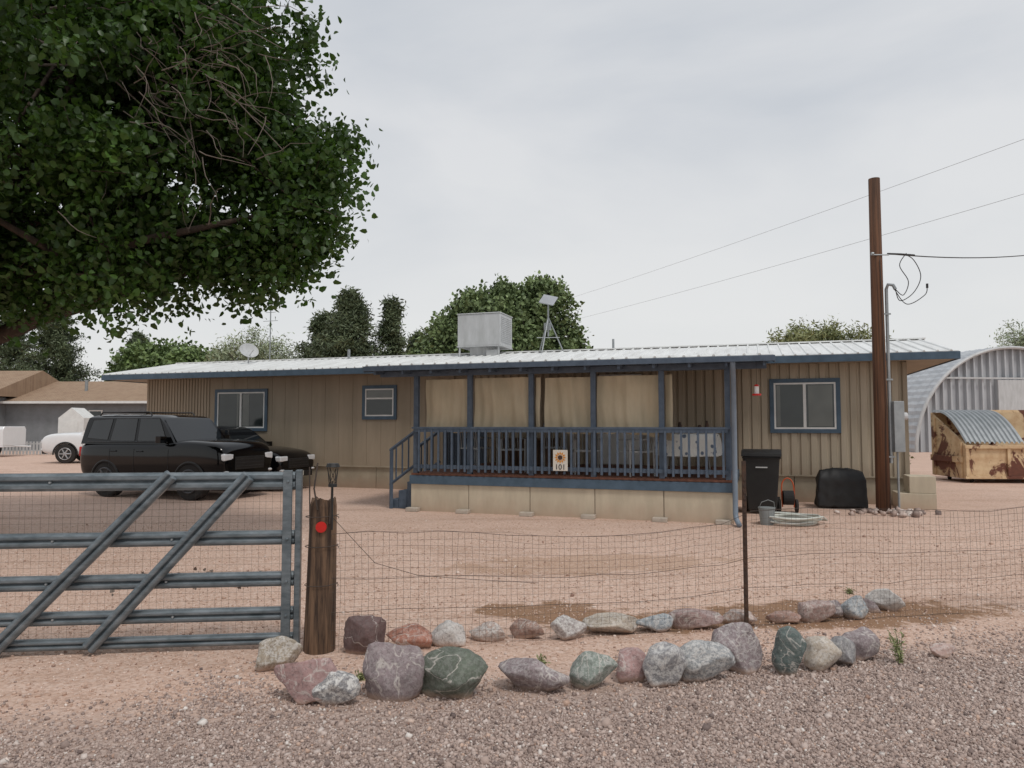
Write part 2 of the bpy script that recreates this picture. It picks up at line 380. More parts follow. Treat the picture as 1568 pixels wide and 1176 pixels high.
RK=[(-1.19,4.17,.38,.25,pink,.1,-.35),(-1.01,4.14,.27,.19,grey,.9,0),(-.71,4.22,.34,.32,mauve,.15,-.2),(-.35,4.22,.42,.27,green,.1,.05),(.11,4.34,.42,.19,mauve,.25,.05),
(.47,4.38,.29,.22,(.29,.33,.29),.35,0),(.75,4.54,.21,.19,pink,.2,0),(.94,4.42,.25,.25,grey,.6,.2),(1.19,4.5,.37,.24,(.35,.355,.36),.6,.2),(1.48,4.7,.31,.30,mauve,.3,.2),
(1.77,4.64,.2,.30,(.12,.155,.145),.1,0),(2.02,4.72,.24,.21,cream,.4,.2),(2.2,4.8,.22,.20,grey,.3,.3),(2.39,4.94,.26,.20,mauve,.2,.25),(-1.54,4.74,.28,.20,(.37,.31,.24),.5,-.2),
(-1.02,5.04,.28,.26,brown,.05,-.2),(-.72,5.2,.32,.16,red,.2,0),(-.45,5.26,.27,.17,wht,.6,0),(-.16,5.38,.27,.13,(.56,.43,.37),.7,0),(.12,5.42,.25,.14,(.36,.22,.17),.2,0),
(.42,5.40,.27,.17,(.45,.40,.38),.7,0),(.79,5.53,.42,.15,cream,.3,-.05),(1.12,5.62,.3,.13,blue,.5,0),(1.43,5.65,.42,.15,(.42,.29,.27),.2,0),(1.84,5.8,.26,.11,(.55,.4,.34),.5,0),
(2.18,5.84,.26,.10,(.42,.26,.21),.2,0),(2.45,5.86,.29,.18,(.45,.32,.29),.3,0),(2.67,6.0,.17,.14,mauve,.3,0),(2.84,5.97,.22,.19,blue,.5,0),(3.24,6.22,.29,.18,wht,.6,-.1),(3.05,6.2,.15,.11,mauve,.2,0),(2.95,5.0,.17,.09,(.55,.38,.33),.3,.1)]
for i,(x,y,w,h,c,s_,t) in enumerate(RK): rock(i+1,x,y,w,h,c,None,s_,None,t)

# ------------------------------------------------------------ weeds
def plant(name,x,y,h,n,mat,spread=.12):
    root=empty(name,(x,y,0)); mb=MB(); cs=[]
    for k in range(n):
        a=random.uniform(0,6.28); d=random.uniform(.2,1)*spread; hh=h*random.uniform(.6,1)
        p=[(0,0,0),(math.cos(a)*d*.4,math.sin(a)*d*.4,hh*.5),(math.cos(a)*d,math.sin(a)*d,hh)]
        mb.tube(p,[.003,.0025,.001],4)
        for q in range(30):
            t=random.uniform(.1,1); cs.append((math.cos(a)*d*t+random.gauss(0,.01),math.sin(a)*d*t+random.gauss(0,.01),hh*t+random.gauss(0,.008)))
    mb.obj('stems',root,mat)
    c=np.array(cs); scatter_mesh('leaves',SLIM_V,SLIM_F,c,RNG.uniform(.015,.04,len(c)),rand_rot(len(c)),RNG.random(len(c)),mat,root)
for x,y,h,n in [(2.60,4.9,.24,10),(-.55,4.75,.04,4),(.2,4.9,.035,4),(1.0,5.0,.04,4),(-.95,4.6,.04,4),(3.2,6.9,.05,5)]:
    plant('weed',x,y,h,n,m_leafE,h*.4)
n=300; c=np.stack([RNG.normal(-3.4,.42,n),RNG.normal(7.4,.16,n),RNG.uniform(.005,.03,n)],1)
scatter_mesh('leaf_litter',LEAF_V,LEAF_F,c,RNG.uniform(.03,.06,n),rand_rot(n),RNG.random(n),m_twig)

# ------------------------------------------------------------ gate
gate=empty('farm_gate',(-1.53,5.29,0),math.atan2(-.21,-2.1)-math.pi)
def rail_prof(h,d=.045):
    return [(-d,h),(-d-.014,h*.84),(-d-.014,h*.62),(-d+.010,h*.5),(-d-.014,h*.38),(-d-.014,h*.16),(-d,0),(0,0),(0,h)]
mb=MB()
for z,h in [(1.13,.125),(.735,.10),(.44,.10),(.20,.09),(-.0+.03,.075)]:
    mb.X=Matrix.Translation((0,0,z)); mb.prism(rail_prof(h),-4.1,-.045)
mb.X=Matrix.Identity(4)
mb.obj('rails',gate,m_galv,bevel=.005)
mb=MB()
for X in (-.9,-1.7,-2.6,-3.3):
    for z,h in [(1.13,.125),(.735,.10),(.44,.10),(.20,.09)]:
        mb.tube([(X+.03*math.sin(z*9),-.064,z+h*.5),(X+.03*math.sin(z*9),-.03,z+h*.5)],.008,6)
mb.obj('bolts',gate,m_steel)
mb=MB()
def diag(x0,z0,x1,z1):
    d=Vector((x1-x0,0,z1-z0)); L=d.length; a=math.atan2(d.z,d.x)
    mb.X=Matrix.Translation((x0,-.064,z0))@Matrix.Rotation(-a,4,'Y'); mb.prism(rail_prof(.095,.04),0,L); mb.X=Matrix.Identity(4)
diag(-2.02,.0,-.86,1.21); diag(-1.38,.02,-.33,1.20)
diag(-3.4,.0,-2.25,1.21)
mb.obj('diagonal_braces',gate,m_galv,bevel=.005)
mb=MB(); mb.box(-.125,-.06,-.085,-.062,.02,1.27); mb.box(-.042,.0,-.06,.0,.02,1.27); mb.box(-4.16,-4.1,-.06,0,.02,1.27)
for z in (1.19,.78,.48,.24,.07): mb.tube([(-.09,-.095,z),(-.09,-.08,z)],.011,6)
mb.obj('end_channels',gate,m_galv,bevel=.004)
mb=MB()
for k in range(80): mb.tube([(-.06-k*.05,.012,.04),(-.06-k*.05+random.uniform(-.01,.01),.012,1.16)],.0007,3,False)
for k in range(22): mb.tube([(-4.1,.012,.04+k*.05),(-2,.014,.04+k*.05+random.uniform(-.008,.008)),(-.05,.012,.04+k*.05)],.0007,3,False)
mb.obj('wire_mesh',gate,m_wire)
gp=empty('wooden_gate_post',(-1.37,5.2,0))
mb=MB()
n=36;vs=[];fs=[]
hs=[0,.08,.16,.25,.35,.45,.55,.65,.75,.85,.95,1.02,1.06]
for j,z in enumerate(hs):
    for k in range(n):
        t=2*math.pi*k/n; cr=mnoise.noise(Vector((math.cos(t)*7,math.sin(t)*7,z*.5)))
        r=(.112-.018*z)*(1+.05*mnoise.noise(Vector((math.cos(t)*2.5,math.sin(t)*2.5,z*.7)))-.10*max(0,cr-.15))*(.93 if j==len(hs)-1 else 1)
        vs.append((math.cos(t)*r+.015*z,math.sin(t)*r,z+(.014*math.sin(3*t)+.008*math.sin(11*t) if z>1.03 else 0)))
for j in range(len(hs)-1):
    for k in range(n): a=j*n+k;b_=j*n+(k+1)%n; fs.append((a,b_,b_+n,a+n))
fs.append(tuple(range((len(hs)-1)*n,len(hs)*n)))
mb.add(vs,fs); mb.obj('post',gp,m_wood)
mb=MB(); mb.tube([(.03,-.114,.88),(.03,-.1,.88)],.038,20); mb.obj('reflector',gp,m_red)
mb=MB(); mb.tube([(.0,-.1,1.0),(-.02,-.12,1.15),(.0,-.11,1.33)],.006,6); mb.tube([(-.06,-.06,.75),(-.06,-.1,1.3)],.005,6)
mb.tube([(.08,-.08,.9),(.095,-.09,1.05),(.10,-.09,1.2)],.007,6)
for z in (.45,.72,.93):
    c=[(math.cos(t)*.116+.01,math.sin(t)*.116,z+.004*t) for t in np.linspace(0,6.28,20)]; mb.tube(c,.003,4)
mb.obj('rods_and_ties',gp,m_wire)
sl=empty('solar_stake_light',(-1.265,5.1,1.16))
mb=MB(); mb.tube([(0,0,0),(0,0,.02)],.03,10); mb.tube([(0,0,.14),(0,0,.165)],[.05,.04],10)
for k in range(4):
    a=math.pi/4+k*math.pi/2; mb.tube([(math.cos(a)*.027,math.sin(a)*.027,.015),(math.cos(a)*.042,math.sin(a)*.042,.14)],.003,4)
    b2=a+math.pi/2; mb.tube([(math.cos(a)*.027,math.sin(a)*.027,.02),(math.cos(b2)*.042,math.sin(b2)*.042,.135)],.002,4)
mb.tube([(0,0,-.3),(0,0,0)],.006,6)
mb.obj('lantern',sl,m_blackplastic)

# ------------------------------------------------------------ wire fence
fence=empty('wire_fence',(-1.27,5.12,0),math.atan2(1.24,5.9))
def topz(x): return .83-.06*math.sin(math.pi*min(max(x/3.2,0),1))+( .03*math.sin(x*2.1))+(.06 if x>3.2 else 0)
mb=MB(); LEN=13
for k in range(int(LEN/.05)):
    x=k*.05; mb.tube([(x+random.gauss(0,.005),random.gauss(0,.008),.0),(x+random.gauss(0,.009),random.gauss(0,.012),topz(x)*.5),(x+random.gauss(0,.005),random.gauss(0,.006),topz(x))],.0010,3,False)
for j in range(17):
    z=j/16; p=[(x*.25,random.gauss(0,.006),z*topz(x*.25)+random.gauss(0,.005)) for x in range(int(LEN*4)+1)]
    mb.tube(p,.0010,3,False)
mb.obj('wire_mesh',fence,m_wire)
mb=MB()
for z in (0,.33,.6,1):
    p=[(x*.25,.01+random.gauss(0,.008),z*topz(x*.25)+random.gauss(0,.008)) for x in range(int(LEN*4)+1)]
    mb.tube(p,.0018,4,False)
mb.tube([(0,-.02,.95),(.3,-.03,.62),(.6,-.02,.52),(1.0,-.01,.47),(1.5,0,.42)],.002,4)
mb.obj('strand_wires',fence,m_wire)
mb=MB()
for x,h in ((3.18,1.31),(5.93,1.52),(8.7,1.35),(11.5,1.35)):
    mb.box(x-.016,x+.016,-.028,-.022,-.1,h); mb.box(x-.003,x+.003,-.022,.008,-.1,h)
    for k in range(22): mb.box(x-.01,x+.01,-.033,-.028,.1+k*.05,.115+k*.05)
mb.obj('t_posts',fence,m_rust)

# ------------------------------------------------------------ main house
RZ=-math.atan2(.317,.948)
house=empty('mobile_home',(-10.35,20.36,0),RZ)
def corr(mb,x0,x1,z0,z1,y,pitch,dep,gap=.3):
    x=x0
    prof=[]
    while x<x1-1e-6:
        e=min(x+pitch,x1); w=e-x
        prof+= [(x,y),(x+w*(1-gap),y),(x+w*(1-gap*.8),y+dep),(x+w*(1-gap*.2),y+dep)]
        x=e
    prof.append((x1,y)); n=len(prof)
    vs=[(a,b_,z0) for a,b_ in prof]+[(a,b_,z1) for a,b_ in prof]
    mb.add(vs,[(i,i+1,i+1+n,i+n) for i in range(n-1)])
HL=19.2; HD=4.6
mb=MB(); corr(mb,10.0,HL,.55,3.0,0,.19,.03,.42); mb.obj('ribbed_front_wall',house,m_siding)
mb=MB(); corr(mb,0,2.2,.55,3.0,0,.1,.02,.35); corr(mb,2.2,10.0,.55,3.0,0,.405,.006,.025); mb.obj('smooth_front_wall',house,m_siding2)
mb=MB(); mb.add([(0,.0,0.55),(0,HD,.55),(0,HD,3),(0,HD/2,3.5),(0,0,3)],[(0,1,2,3,4)]); mb.add([(HL,.0,0.55),(HL,HD,.55),(HL,HD,3),(HL,HD/2,3.5),(HL,0,3)],[(0,1,2,3,4)])
mb.add([(0,HD,.55),(HL,HD,.55),(HL,HD,3),(0,HD,3)],[(0,1,2,3)]); mb.obj('end_and_back_walls',house,m_siding2)
mb=MB(); x=0
while x<HL:
    e=min(x+1.22,HL); mb.box(x,e-.014,.04+random.uniform(0,.012),.07,0,.54); x=e
mb.box(0,HL,-.004,.04,.53,.56)
mb.box(0,.05,.07,HD,0,.53); mb.box(HL-.05,HL,.07,HD,0,.53); mb.box(0,HL,HD-.05,HD,0,.53)
mb.obj('skirting',house,m_skirt)
mb=MB(); mb.box(.1,HL-.1,.08,.09,0,.52); mb.obj('underside_dark',house,m_dark)
def roof(mb,x0,x1,ya,za,yb,zb,pitch=.23,rib=.026,th=.02):
    d=Vector((0,yb-ya,zb-za)); L=d.length; a=math.atan2(zb-za,yb-ya)
    mb.X=Matrix.Translation((0,ya,za))@Matrix.Rotation(a,4,'X')
    mb.box(x0,x1,0,L,0,th)
    x=x0+.02
    while x<x1-.05:
        vs=[(x,-.012,th),(x+.05,-.012,th),(x+.038,-.012,th+rib),(x+.012,-.012,th+rib)]
        vs+=[(p[0],L,p[2]) for p in vs]
        mb.add(vs,[(0,1,2,3),(1,5,6,2),(2,6,7,3),(3,7,4,0),(4,7,6,5)]); x+=pitch
    mb.X=Matrix.Identity(4)
mb=MB(); roof(mb,-1.1,20.0,-.5,2.98,HD/2,3.5)
mb.add([(-1.1,HD/2,3.52),(20,HD/2,3.52),(20,HD+.5,3.0),(-1.1,HD+.5,3.0)],[(0,1,2,3)])
mb.box(-1.1,20,HD/2-.12,HD/2+.12,3.525,3.555)
mb.obj('metal_roof',house,m_roof)
mb=MB(); mb.box(-1.12,20.02,-.53,-.515,2.84,2.985); mb.box(-1.12,-1.103,-.51,HD+.5,2.84,2.985); mb.box(20.003,20.02,-.51,HD+.5,2.84,2.985); mb.obj('fascia',house,m_blue,bevel=.004)
mb=MB(); mb.box(-1.09,19.99,-.5,-.01,2.86,2.88); mb.box(-1.09,-.01,-.008,HD,2.86,2.88); mb.box(HL+.01,19.99,-.008,HD,2.86,2.88); mb.obj('soffit',house,m_siding2)
def window(x0,x1,z0,z1,blind=None,t=.085,split=True):
    mb=MB(); y0,y1=-.035,.0
    mb.box(x0,x1,y0,y1,z1-t,z1); mb.box(x0,x1,y0,y1,z0,z0+t); mb.box(x0,x0+t,y0,y1,z0+t,z1-t); mb.box(x1-t,x1,y0,y1,z0+t,z1-t)
    mb.obj('window_trim',house,m_blue,bevel=.004)
    a,b_,c,d=x0+t,x1-t,z0+t,z1-t; w=.035; mb=MB()
    mb.box(a,b_,-.028,0,d-w,d); mb.box(a,b_,-.028,0,c,c+w); mb.box(a,a+w,-.028,0,c+w,d-w); mb.box(b_-w,b_,-.028,0,c+w,d-w)
    if split: mm=(a+b_)/2; mb.box(mm-.028,mm+.028,-.03,0,c+w,d-w)
    else: mm=(c+d)/2+.1; mb.box(a+w,b_-w,-.026,0,mm-.02,mm+.02)
    mb.obj('window_frame',house,m_white)
    mb=MB(); mb.box(a+w,b_-w,-.012,-.004,c+w,d-w); mb.obj('window_glass',house,m_glass)
    if blind:
        mb=MB()
        for (p,q,r_,s_) in blind: mb.box(p,q,-.0155,-.0125,r_,s_)
        mb.obj('blind_behind_pane',house,m_blind)
window(16.62,17.98,1.42,2.55,[(17.37,17.83,1.56,2.41),(16.76,16.83,1.56,2.41)])
window(2.38,4.08,1.42,2.55,[(3.1,3.16,1.56,2.41),(3.29,3.5,1.56,2.41)])
window(6.93,7.9,1.72,2.58,[(7.06,7.77,2.24,2.45)],split=False)
mb=MB(); mb.box(9.35,9.44,-.03,0,.6,2.84); mb.box(15.98,16.04,-.03,0,.57,2.84); mb.box(19.12,19.2,-.03,-.002,.57,2.84); mb.obj('wall_trim',house,m_siding2)
mb=MB(); mb.tube([(5.3,HD/2-.3,3.4),(5.3,HD/2-.3,3.75)],.04,8); mb.tube([(12.9,HD/2,3.5),(12.9,HD/2,3.8)],.03,8); mb.obj('roof_vents',house,m_steel)

P0,P1_,PN,DZ=10.22,15.96,-3.85,.70
mb=MB(); mb.box(P0,P1_,PN,-.02,DZ-.04,DZ); mb.obj('porch_deck',house,m_deck)
mb=MB(); mb.box(P0-.02,P1_+.02,PN-.035,PN-.002,.50,.655); mb.box(P0-.03,P0-.002,PN,-.02,.50,.655); mb.box(P1_+.002,P1_+.03,PN,-.02,.50,.655); mb.obj('porch_rim_board',house,m_blue,bevel=.004)
mb=MB(); x=P0
while x<P1_-.05:
    e=min(x+1.16,P1_); mb.box(x,e-.012,PN+random.uniform(0,.01),PN+.03,0.0,.498); x=e
mb.box(P0,P0+.02,PN+.035,-.02,0,.498); mb.box(P1_-.02,P1_,PN+.035,-.02,0,.498)
mb.obj('porch_skirt',house,m_pskirt)
mb=MB()
for x in (10.3,11.3,12.5,13.6,14.8,15.8): mb.box(x-.12,x+.12,PN-.16,PN-.01,0,.07)
mb.obj('footing_blocks',house,m_concrete,bevel=.01)
posts=[10.3,11.38,12.55,13.67,14.83,15.89]
mb=MB()
for x in posts: mb.box(x-.045,x+.045,PN+.0,PN+.09,DZ,2.5)
mb.box(9.55,16.5,PN-.01,PN+.10,2.5,2.60)
mb.obj('porch_posts',house,m_bluegrey,bevel=.006)
mb=MB()
mb.box(posts[0],posts[-1],PN-.05,PN-.002,1.46,1.52); mb.box(posts[0]-.05,posts[-1]+.05,PN-.06,PN+.03,1.52,1.555)
mb.box(posts[0],posts[-1],PN-.04,PN-.004,.79,.86)
x=posts[0]+.1
while x<posts[-1]-.05:
    o_=random.uniform(-.008,.008); mb.box(x-.018+o_,x+.018+o_,PN-.078,PN-.052,.74,1.50+random.uniform(-.008,.008)); x+=.132
for X in (posts[-1],):
    mb.box(X-.03,X+.03,PN+.1,-.05,1.5,1.55); mb.box(X-.02,X+.02,PN+.1,-.05,.79,.86)
    y=PN+.2
    while y<-.1: mb.box(X-.019,X+.019,y,y+.038,.86,1.5); y+=.128
mb.box(posts[0]-.03,posts[0]+.03,PN+1.3,-.05,1.5,1.55)
y=PN+1.3
while y<-.1: mb.box(posts[0]-.019,posts[0]+.019,y,y+.038,.7,1.5); y+=.128
mb.obj('porch_railing',house,m_bluegrey)
mb=MB(); roof(mb,9.45,16.6,-4.25,2.665,-.55,3.02); mb.obj('porch_metal_roof',house,m_roof)
mb=MB(); mb.box(9.43,16.62,-4.29,-4.265,2.58,2.672)
for X in (9.425,16.605):
    mb.add([(X,-4.262,2.56),(X+.02,-4.262,2.56),(X+.02,-.55,2.92),(X,-.55,2.92),(X,-4.262,2.66),(X+.02,-4.262,2.66),(X+.02,-.55,3.02),(X,-.55,3.02)],[(0,3,2,1),(4,5,6,7),(0,1,5,4),(1,2,6,5),(2,3,7,6),(3,0,4,7)])
mb.obj('porch_fascia_gutter',house,m_bluegrey,bevel=.006)
mb=MB()
for k in range(13):
    X=9.6+k*.57
    mb.add([(X,-4.2,2.52),(X+.04,-4.2,2.52),(X+.04,-.05,2.88),(X,-.05,2.88),(X,-4.2,2.655),(X+.04,-4.2,2.655),(X+.04,-.05,2.995),(X,-.05,2.995)],[(0,3,2,1),(4,5,6,7),(0,1,5,4),(1,2,6,5),(2,3,7,6),(3,0,4,7)])
mb.obj('porch_rafters',house,m_bluegrey)
mb=MB(); mb.tube([(15.99,-4.24,2.6),(15.99,-4.1,2.45),(15.99,-3.97,2.35),(15.99,-3.97,.18),(16.0,-4.0,.1),(16.05,-4.25,.04)],.042,8); mb.obj('downspout',house,M('downspout_blue',(.20,.25,.31),rough=.5),smooth=True)
mb=MB()
def curtain(x0,x1,z0,z1,y):
    n=max(8,int((x1-x0)/.018)); m_=12; ph=random.uniform(0,6); vs=[];fs=[]
    for j in range(m_+1):
        for i in range(n+1):
            x=x0+(x1-x0)*i/n; z=z0+(z1-z0)*j/m_
            sw=1-.35*j/m_
            yy=y+.017*math.sin(x*31+ph+1.2*math.sin(z*3+x))*sw+.032*math.sin(x*11+ph+z*1.4)*sw+.02*math.sin(z*8+x*5+ph)
            zz=z+(.03*math.sin(x*4+ph)+.012*math.sin(x*17) if j==0 else 0)
            vs.append((x,yy,zz))
    for j in range(m_):
        for i in range(n): a=j*(n+1)+i; fs.append((a,a+1,a+n+2,a+n+1))
    mb.add(vs,fs)
yc=PN+.17
curtain(10.43,11.33,1.47,2.44,yc); curtain(11.42,12.5,1.49,2.45,yc); curtain(12.76,13.63,1.46,2.43,yc); curtain(12.60,12.68,1.5,2.44,yc)
curtain(13.71,14.79,1.42,2.44,yc); curtain(14.88,15.0,1.30,2.44,yc)
mb.obj('porch_curtains',house,m_curtain,smooth=True)
mb=MB(); mb.box(13.0,13.95,-.05,.0,.72,2.72); mb.obj('front_door',house,m_white); mb=MB(); mb.box(13.15,13.8,-.058,-.052,1.6,2.55); mb.obj('door_glass',house,m_glass)
mb=MB()
for k in range(3): mb.box(P0-.18*(3-k)-.03,P0-.18*(2-k)-.035,PN+.25,PN+1.25,.0,.17*(k+1))
mb.obj('porch_steps',house,m_bluegrey,bevel=.008)
mb=MB()
for yy in (PN+.2,PN+1.3):
    mb.tube([(P0-.52,yy,.0),(P0-.52,yy,1.12)],.04,4); mb.tube([(P0-.55,yy,1.1),(P0,yy,1.48)],.035,4); mb.tube([(P0-.55,yy,.45),(P0,yy,.85)],.028,4)
    for k in range(3): X=P0-.42+k*.13; zz=(X-P0+.55)/.55*.38; mb.tube([(X,yy,.46+zz),(X,yy,1.1+zz)],.017,4)
mb.obj('step_handrails',house,m_bluegrey)

def at(t,n,z=0):  # house frame -> world
    return (-10.35+.948*t+.317*n, 20.36-.317*t+.948*n, z)
hs=empty('house_number_sign',at(13.12,PN-.10,.80),RZ)
mb=MB(); mb.box(-.13,.13,-.012,0,0,.36); mb.obj('board',hs,M('sign_white',(.7,.66,.58),rough=.6),bevel=.003)
mb=MB(); mb.tube([(0,-.02,.23),(0,-.0121,.23)],.04,14); mb.obj('flower_centre',hs,m_rust)
mb=MB()
for k in range(12):
    a=k*math.pi/6; mb.X=Matrix.Translation((0,-.016,.23))@Matrix.Rotation(a,4,'Y'); mb.add([(.04,0,0),(.07,0,.016),(.105,0,0),(.07,0,-.016)],[(0,1,2,3)])
mb.X=Matrix.Identity(4); mb.obj('petals',hs,M('petal_orange',(.7,.28,.03),rough=.7))
tc=bpy.data.curves.new('house_number','FONT'); tc.body='101'; tc.size=.13; tc.align_x='CENTER'; tc.extrude=.002
to=bpy.data.objects.new('numerals',tc); COL.objects.link(to); to.parent=hs; to.location=(0,-.016,.025); to.rotation_euler=(R(90),0,0); tc.materials.append(m_cable)
tb=empty('patio_table',at(15.2,-3.05,DZ),RZ)
mb=MB()
nn=40
vs=[(0,0,.74)]
for j,(r,z) in enumerate([(.50,.74),(.53,.72),(.55,.6),(.57,.36)]):
    for k in range(nn):
        t=2*math.pi*k/nn; rr=r+(.035*math.sin(8*t) if j>1 else 0)*(j-1)/2
        vs.append((math.cos(t)*rr,math.sin(t)*rr,z))
fs=[(0,1+k,1+(k+1)%nn) for k in range(nn)]
for j in range(3):
    for k in range(nn): a=1+j*nn+k;b_=1+j*nn+(k+1)%nn; fs.append((a,b_,b_+nn,a+nn))
mb.add(vs,fs); mb.obj('tablecloth',tb,m_cloth,smooth=True)
mb=MB()
for sx_ in (-.35,.35):
    for sy in (-.35,.35): mb.tube([(sx_,sy,0),(sx_*.8,sy*.8,.72)],.018,6)
mb.obj('legs',tb,m_steel)
mb=MB()
for (x,y,r,h) in ((-.3,-.1,.05,.13),(-.15,.1,.035,.2),(.05,-.2,.05,.09),(.2,.0,.04,.15),(.33,-.15,.03,.22),(-.4,.1,.03,.1)): mb.tube([(x,y,.745),(x,y,.745+h*.7),(x,y,.745+h)],[r,r,r*.5],10)
mb.obj('cups_and_jars',tb,m_rust)
m_chair=M('chair_frame_pale',(.50,.51,.51),(.40,.41,.41),rough=.5)
def chair(t,n,rz,mt=m_chair):
    c=empty('patio_chair',at(t,n,DZ),RZ+rz); mb=MB()
    mb.box(-.24,.24,-.22,.24,.41,.44)
    for sx_ in (-.23,.23):
        mb.tube([(sx_,-.22,0),(sx_,-.22,.62),(sx_,.15,.64)],.016,6); mb.tube([(sx_,.26,0),(sx_,.24,.45),(sx_,.32,.92)],.016,6)
    mb.tube([(-.23,.32,.92),(0,.34,.96),(.23,.32,.92)],.016,6)
    for k in range(7): x=-.18+k*.06; mb.tube([(x,.24,.44),(x,.325,.93)],.01,5)
    mb.obj('frame',c,mt)
chair(14.3,-3.3,-.9); chair(13.4,-3.1,.3); chair(11.0,-2.5,2.8,m_steel); chair(11.9,-3.0,.5,m_steel); chair(12.4,-1.6,3.4,m_steel)
cab=empty('storage_chest',at(11.6,-.75,DZ),RZ); mb=MB(); mb.box(-.6,.6,-.3,.3,0,.55); mb.box(-.62,.62,-.32,.32,.552,.6); mb.obj('chest',cab,m_wood,bevel=.01)
hf=empty('hummingbird_feeder',at(16.35,-3.9,2.06),RZ); mb=MB(); mb.tube([(0,0,0),(0,0,.03)],.07,14); mb.tube([(0,0,.15),(0,0,.18)],[.05,.02],14); mb.obj('base_and_cap',hf,m_red)
mb=MB(); mb.tube([(0,0,.03),(0,0,.15)],.035,12); mb.obj('jar',hf,m_white); mb=MB(); mb.tube([(0,0,.18),(0,0,.56)],.003,4); mb.obj('hanger',hf,m_cable)

ec=empty('evaporative_cooler',at(9.45,2.1,3.46),RZ)
mb=MB(); mb.box(-.6,.6,-.5,.5,.22,1.06); mb.box(-.62,.62,-.52,.52,1.062,1.09); mb.box(-.62,.62,-.52,.52,.19,.218); mb.obj('cabinet',ec,m_cooler,bevel=.012)
mb=MB()
for k in range(14): z=.32+k*.05; mb.box(.603,.615,-.42,.42,z,z+.02)
mb.box(-.32,.32,-.32,.32,-.15,.188)
for sx_ in (-.55,.55): mb.box(sx_-.02,sx_+.02,-.48,-.44,-.12,.188)
mb.box(.2,.5,-.45,-.33,-.12,.1)
mb.obj('louvres_and_duct',ec,m_cooler)
tp=empty('roof_antenna_tripod',at(11.25,2.0,3.45),RZ)
mb=MB()
for k in range(3):
    a=k*2.094+.4; mb.tube([(math.cos(a)*.42,math.sin(a)*.42,0),(0,0,.95)],.017,6)
mb.tube([(0,0,.45),(0,0,1.32)],.022,8); mb.tube([(-.25,-.2,.4),(.28,.1,.42)],.01,5); mb.box(-.1,.06,-.06,.06,.62,.8)
mb.obj('mast',tp,m_steel)
mb=MB(); mb.X=Matrix.Translation((.02,-.05,1.4))@Matrix.Rotation(.25,4,'Y')@Matrix.Rotation(.75,4,'X'); mb.box(-.2,.2,-.19,.19,-.015,.015); mb.X=Matrix.Identity(4); mb.obj('flat_panel',tp,m_panel,bevel=.008)
ds=empty('satellite_dish',at(2.15,1.6,3.38),RZ)
mb=MB(); vs=[(0,0,0)];nn=24
for j in range(1,6):
    for k in range(nn): r=.28*j/5; t=2*math.pi*k/nn; vs.append((math.cos(t)*r,-r*r*.8,math.sin(t)*r*.9))
fs=[(0,1+k,1+(k+1)%nn) for k in range(nn)]
for j in range(4):
    for k in range(nn): a=1+j*nn+k;b_=1+j*nn+(k+1)%nn; fs.append((a,b_,b_+nn,a+nn))
mb.X=Matrix.Translation((0,0,.38))@Matrix.Rotation(1.0,4,'Z')@Matrix.Rotation(-.5,4,'X'); mb.add(vs,fs); mb.X=Matrix.Identity(4)
mb.tube([(0,0,0),(0,0,.38)],.02,6); mb.tube([(0,0,.22),(.34,-.2,.40)],.012,5); mb.obj('dish',ds,m_cooler,smooth=True)
am=empty('antenna_mast',at(.4,4.9,0),RZ); mb=MB(); mb.tube([(0,0,0),(0,0,5.7)],.02,6); mb.tube([(-.3,0,5.2),(.3,0,5.2)],.01,5); mb.tube([(-.2,0,5.5),(.2,0,5.5)],.01,5); mb.obj('mast',am,m_steel)

# ------------------------------------------------------------ utility pole
up=empty('utility_pole',(6.72,13.1,0))
mb=MB(); mb.tube([(0,0,-.1),(0,0,2),(-.005,0,4),(0,0,6.15)],[.125,.115,.105,.098],18); mb.obj('pole',up,m_pole,smooth=True)
mb=MB(); mb.tube([(.15,-.03,.9),(.15,-.03,4.08),(.17,-.06,4.16),(.24,-.1,4.14),(.27,-.12,4.06)],.03,8)
mb.tube([(.27,-.03,.0),(.27,-.03,1.2)],.02,8)
for z in (1.0,2.4,3.6): mb.box(-.02,.2,-.075,-.062,z,z+.03)
mb.tube([(-.13,-.1,4.7),(.18,-.1,4.7)],.012,6); mb.tube([(-.14,-.1,4.72),(-.1,-.1,4.72)],.03,6)
mb.obj('service_mast',up,m_steel,smooth=False)
mb=MB(); mb.box(.17,.36,-.14,.02,1.1,2.02); mb.obj('meter_box',up,m_steel,bevel=.01)
mb=MB(); mb.tube([(.36,-.06,1.75),(.43,-.06,1.75)],.07,14); mb.obj('meter',up,m_cooler)
mb=MB(); mb.tube([(-.02,-.1,0.0),(.04,-.125,2),(.0,-.12,4.6)],.006,5)
def smooth_path(P,n=8):
    P=[Vector(p) for p in P]; P=[P[0]]+P+[P[-1]]; out=[]
    for i in range(1,len(P)-2):
        for k in range(n):
            t=k/n; a,b_,c_,d_=P[i-1],P[i],P[i+1],P[i+2]
            out.append(.5*((2*b_)+(c_-a)*t+(2*a-5*b_+4*c_-d_)*t*t+(3*b_-a-3*c_+d_)*t**3))
    return out+[P[-2]]
for P_ in ([(.27,-.12,4.06),(.35,-.12,3.85),(.6,-.12,4.0),(.74,-.12,4.3),(.62,-.12,4.6),(.45,-.1,4.72)],[(.27,-.12,4.06),(.4,-.14,3.95),(.5,-.14,4.2),(.36,-.12,4.5),(.5,-.1,4.73)],[(.25,-.12,4.06),(.45,-.16,3.78),(.78,-.16,3.95),(.84,-.14,4.12)]):
    mb.tube(smooth_path(P_),.008,5)
mb.tube([(.84,-.14,4.08),(.84,-.14,4.16)],.02,6)
mb.tube(sag((.16,-.1,4.72),(9.5,6.0,6.6),.25),.011,6)
mb.tube([(.16,-.1,4.72),(.5,.1,4.76),(.9,.35,4.8)],.018,6)
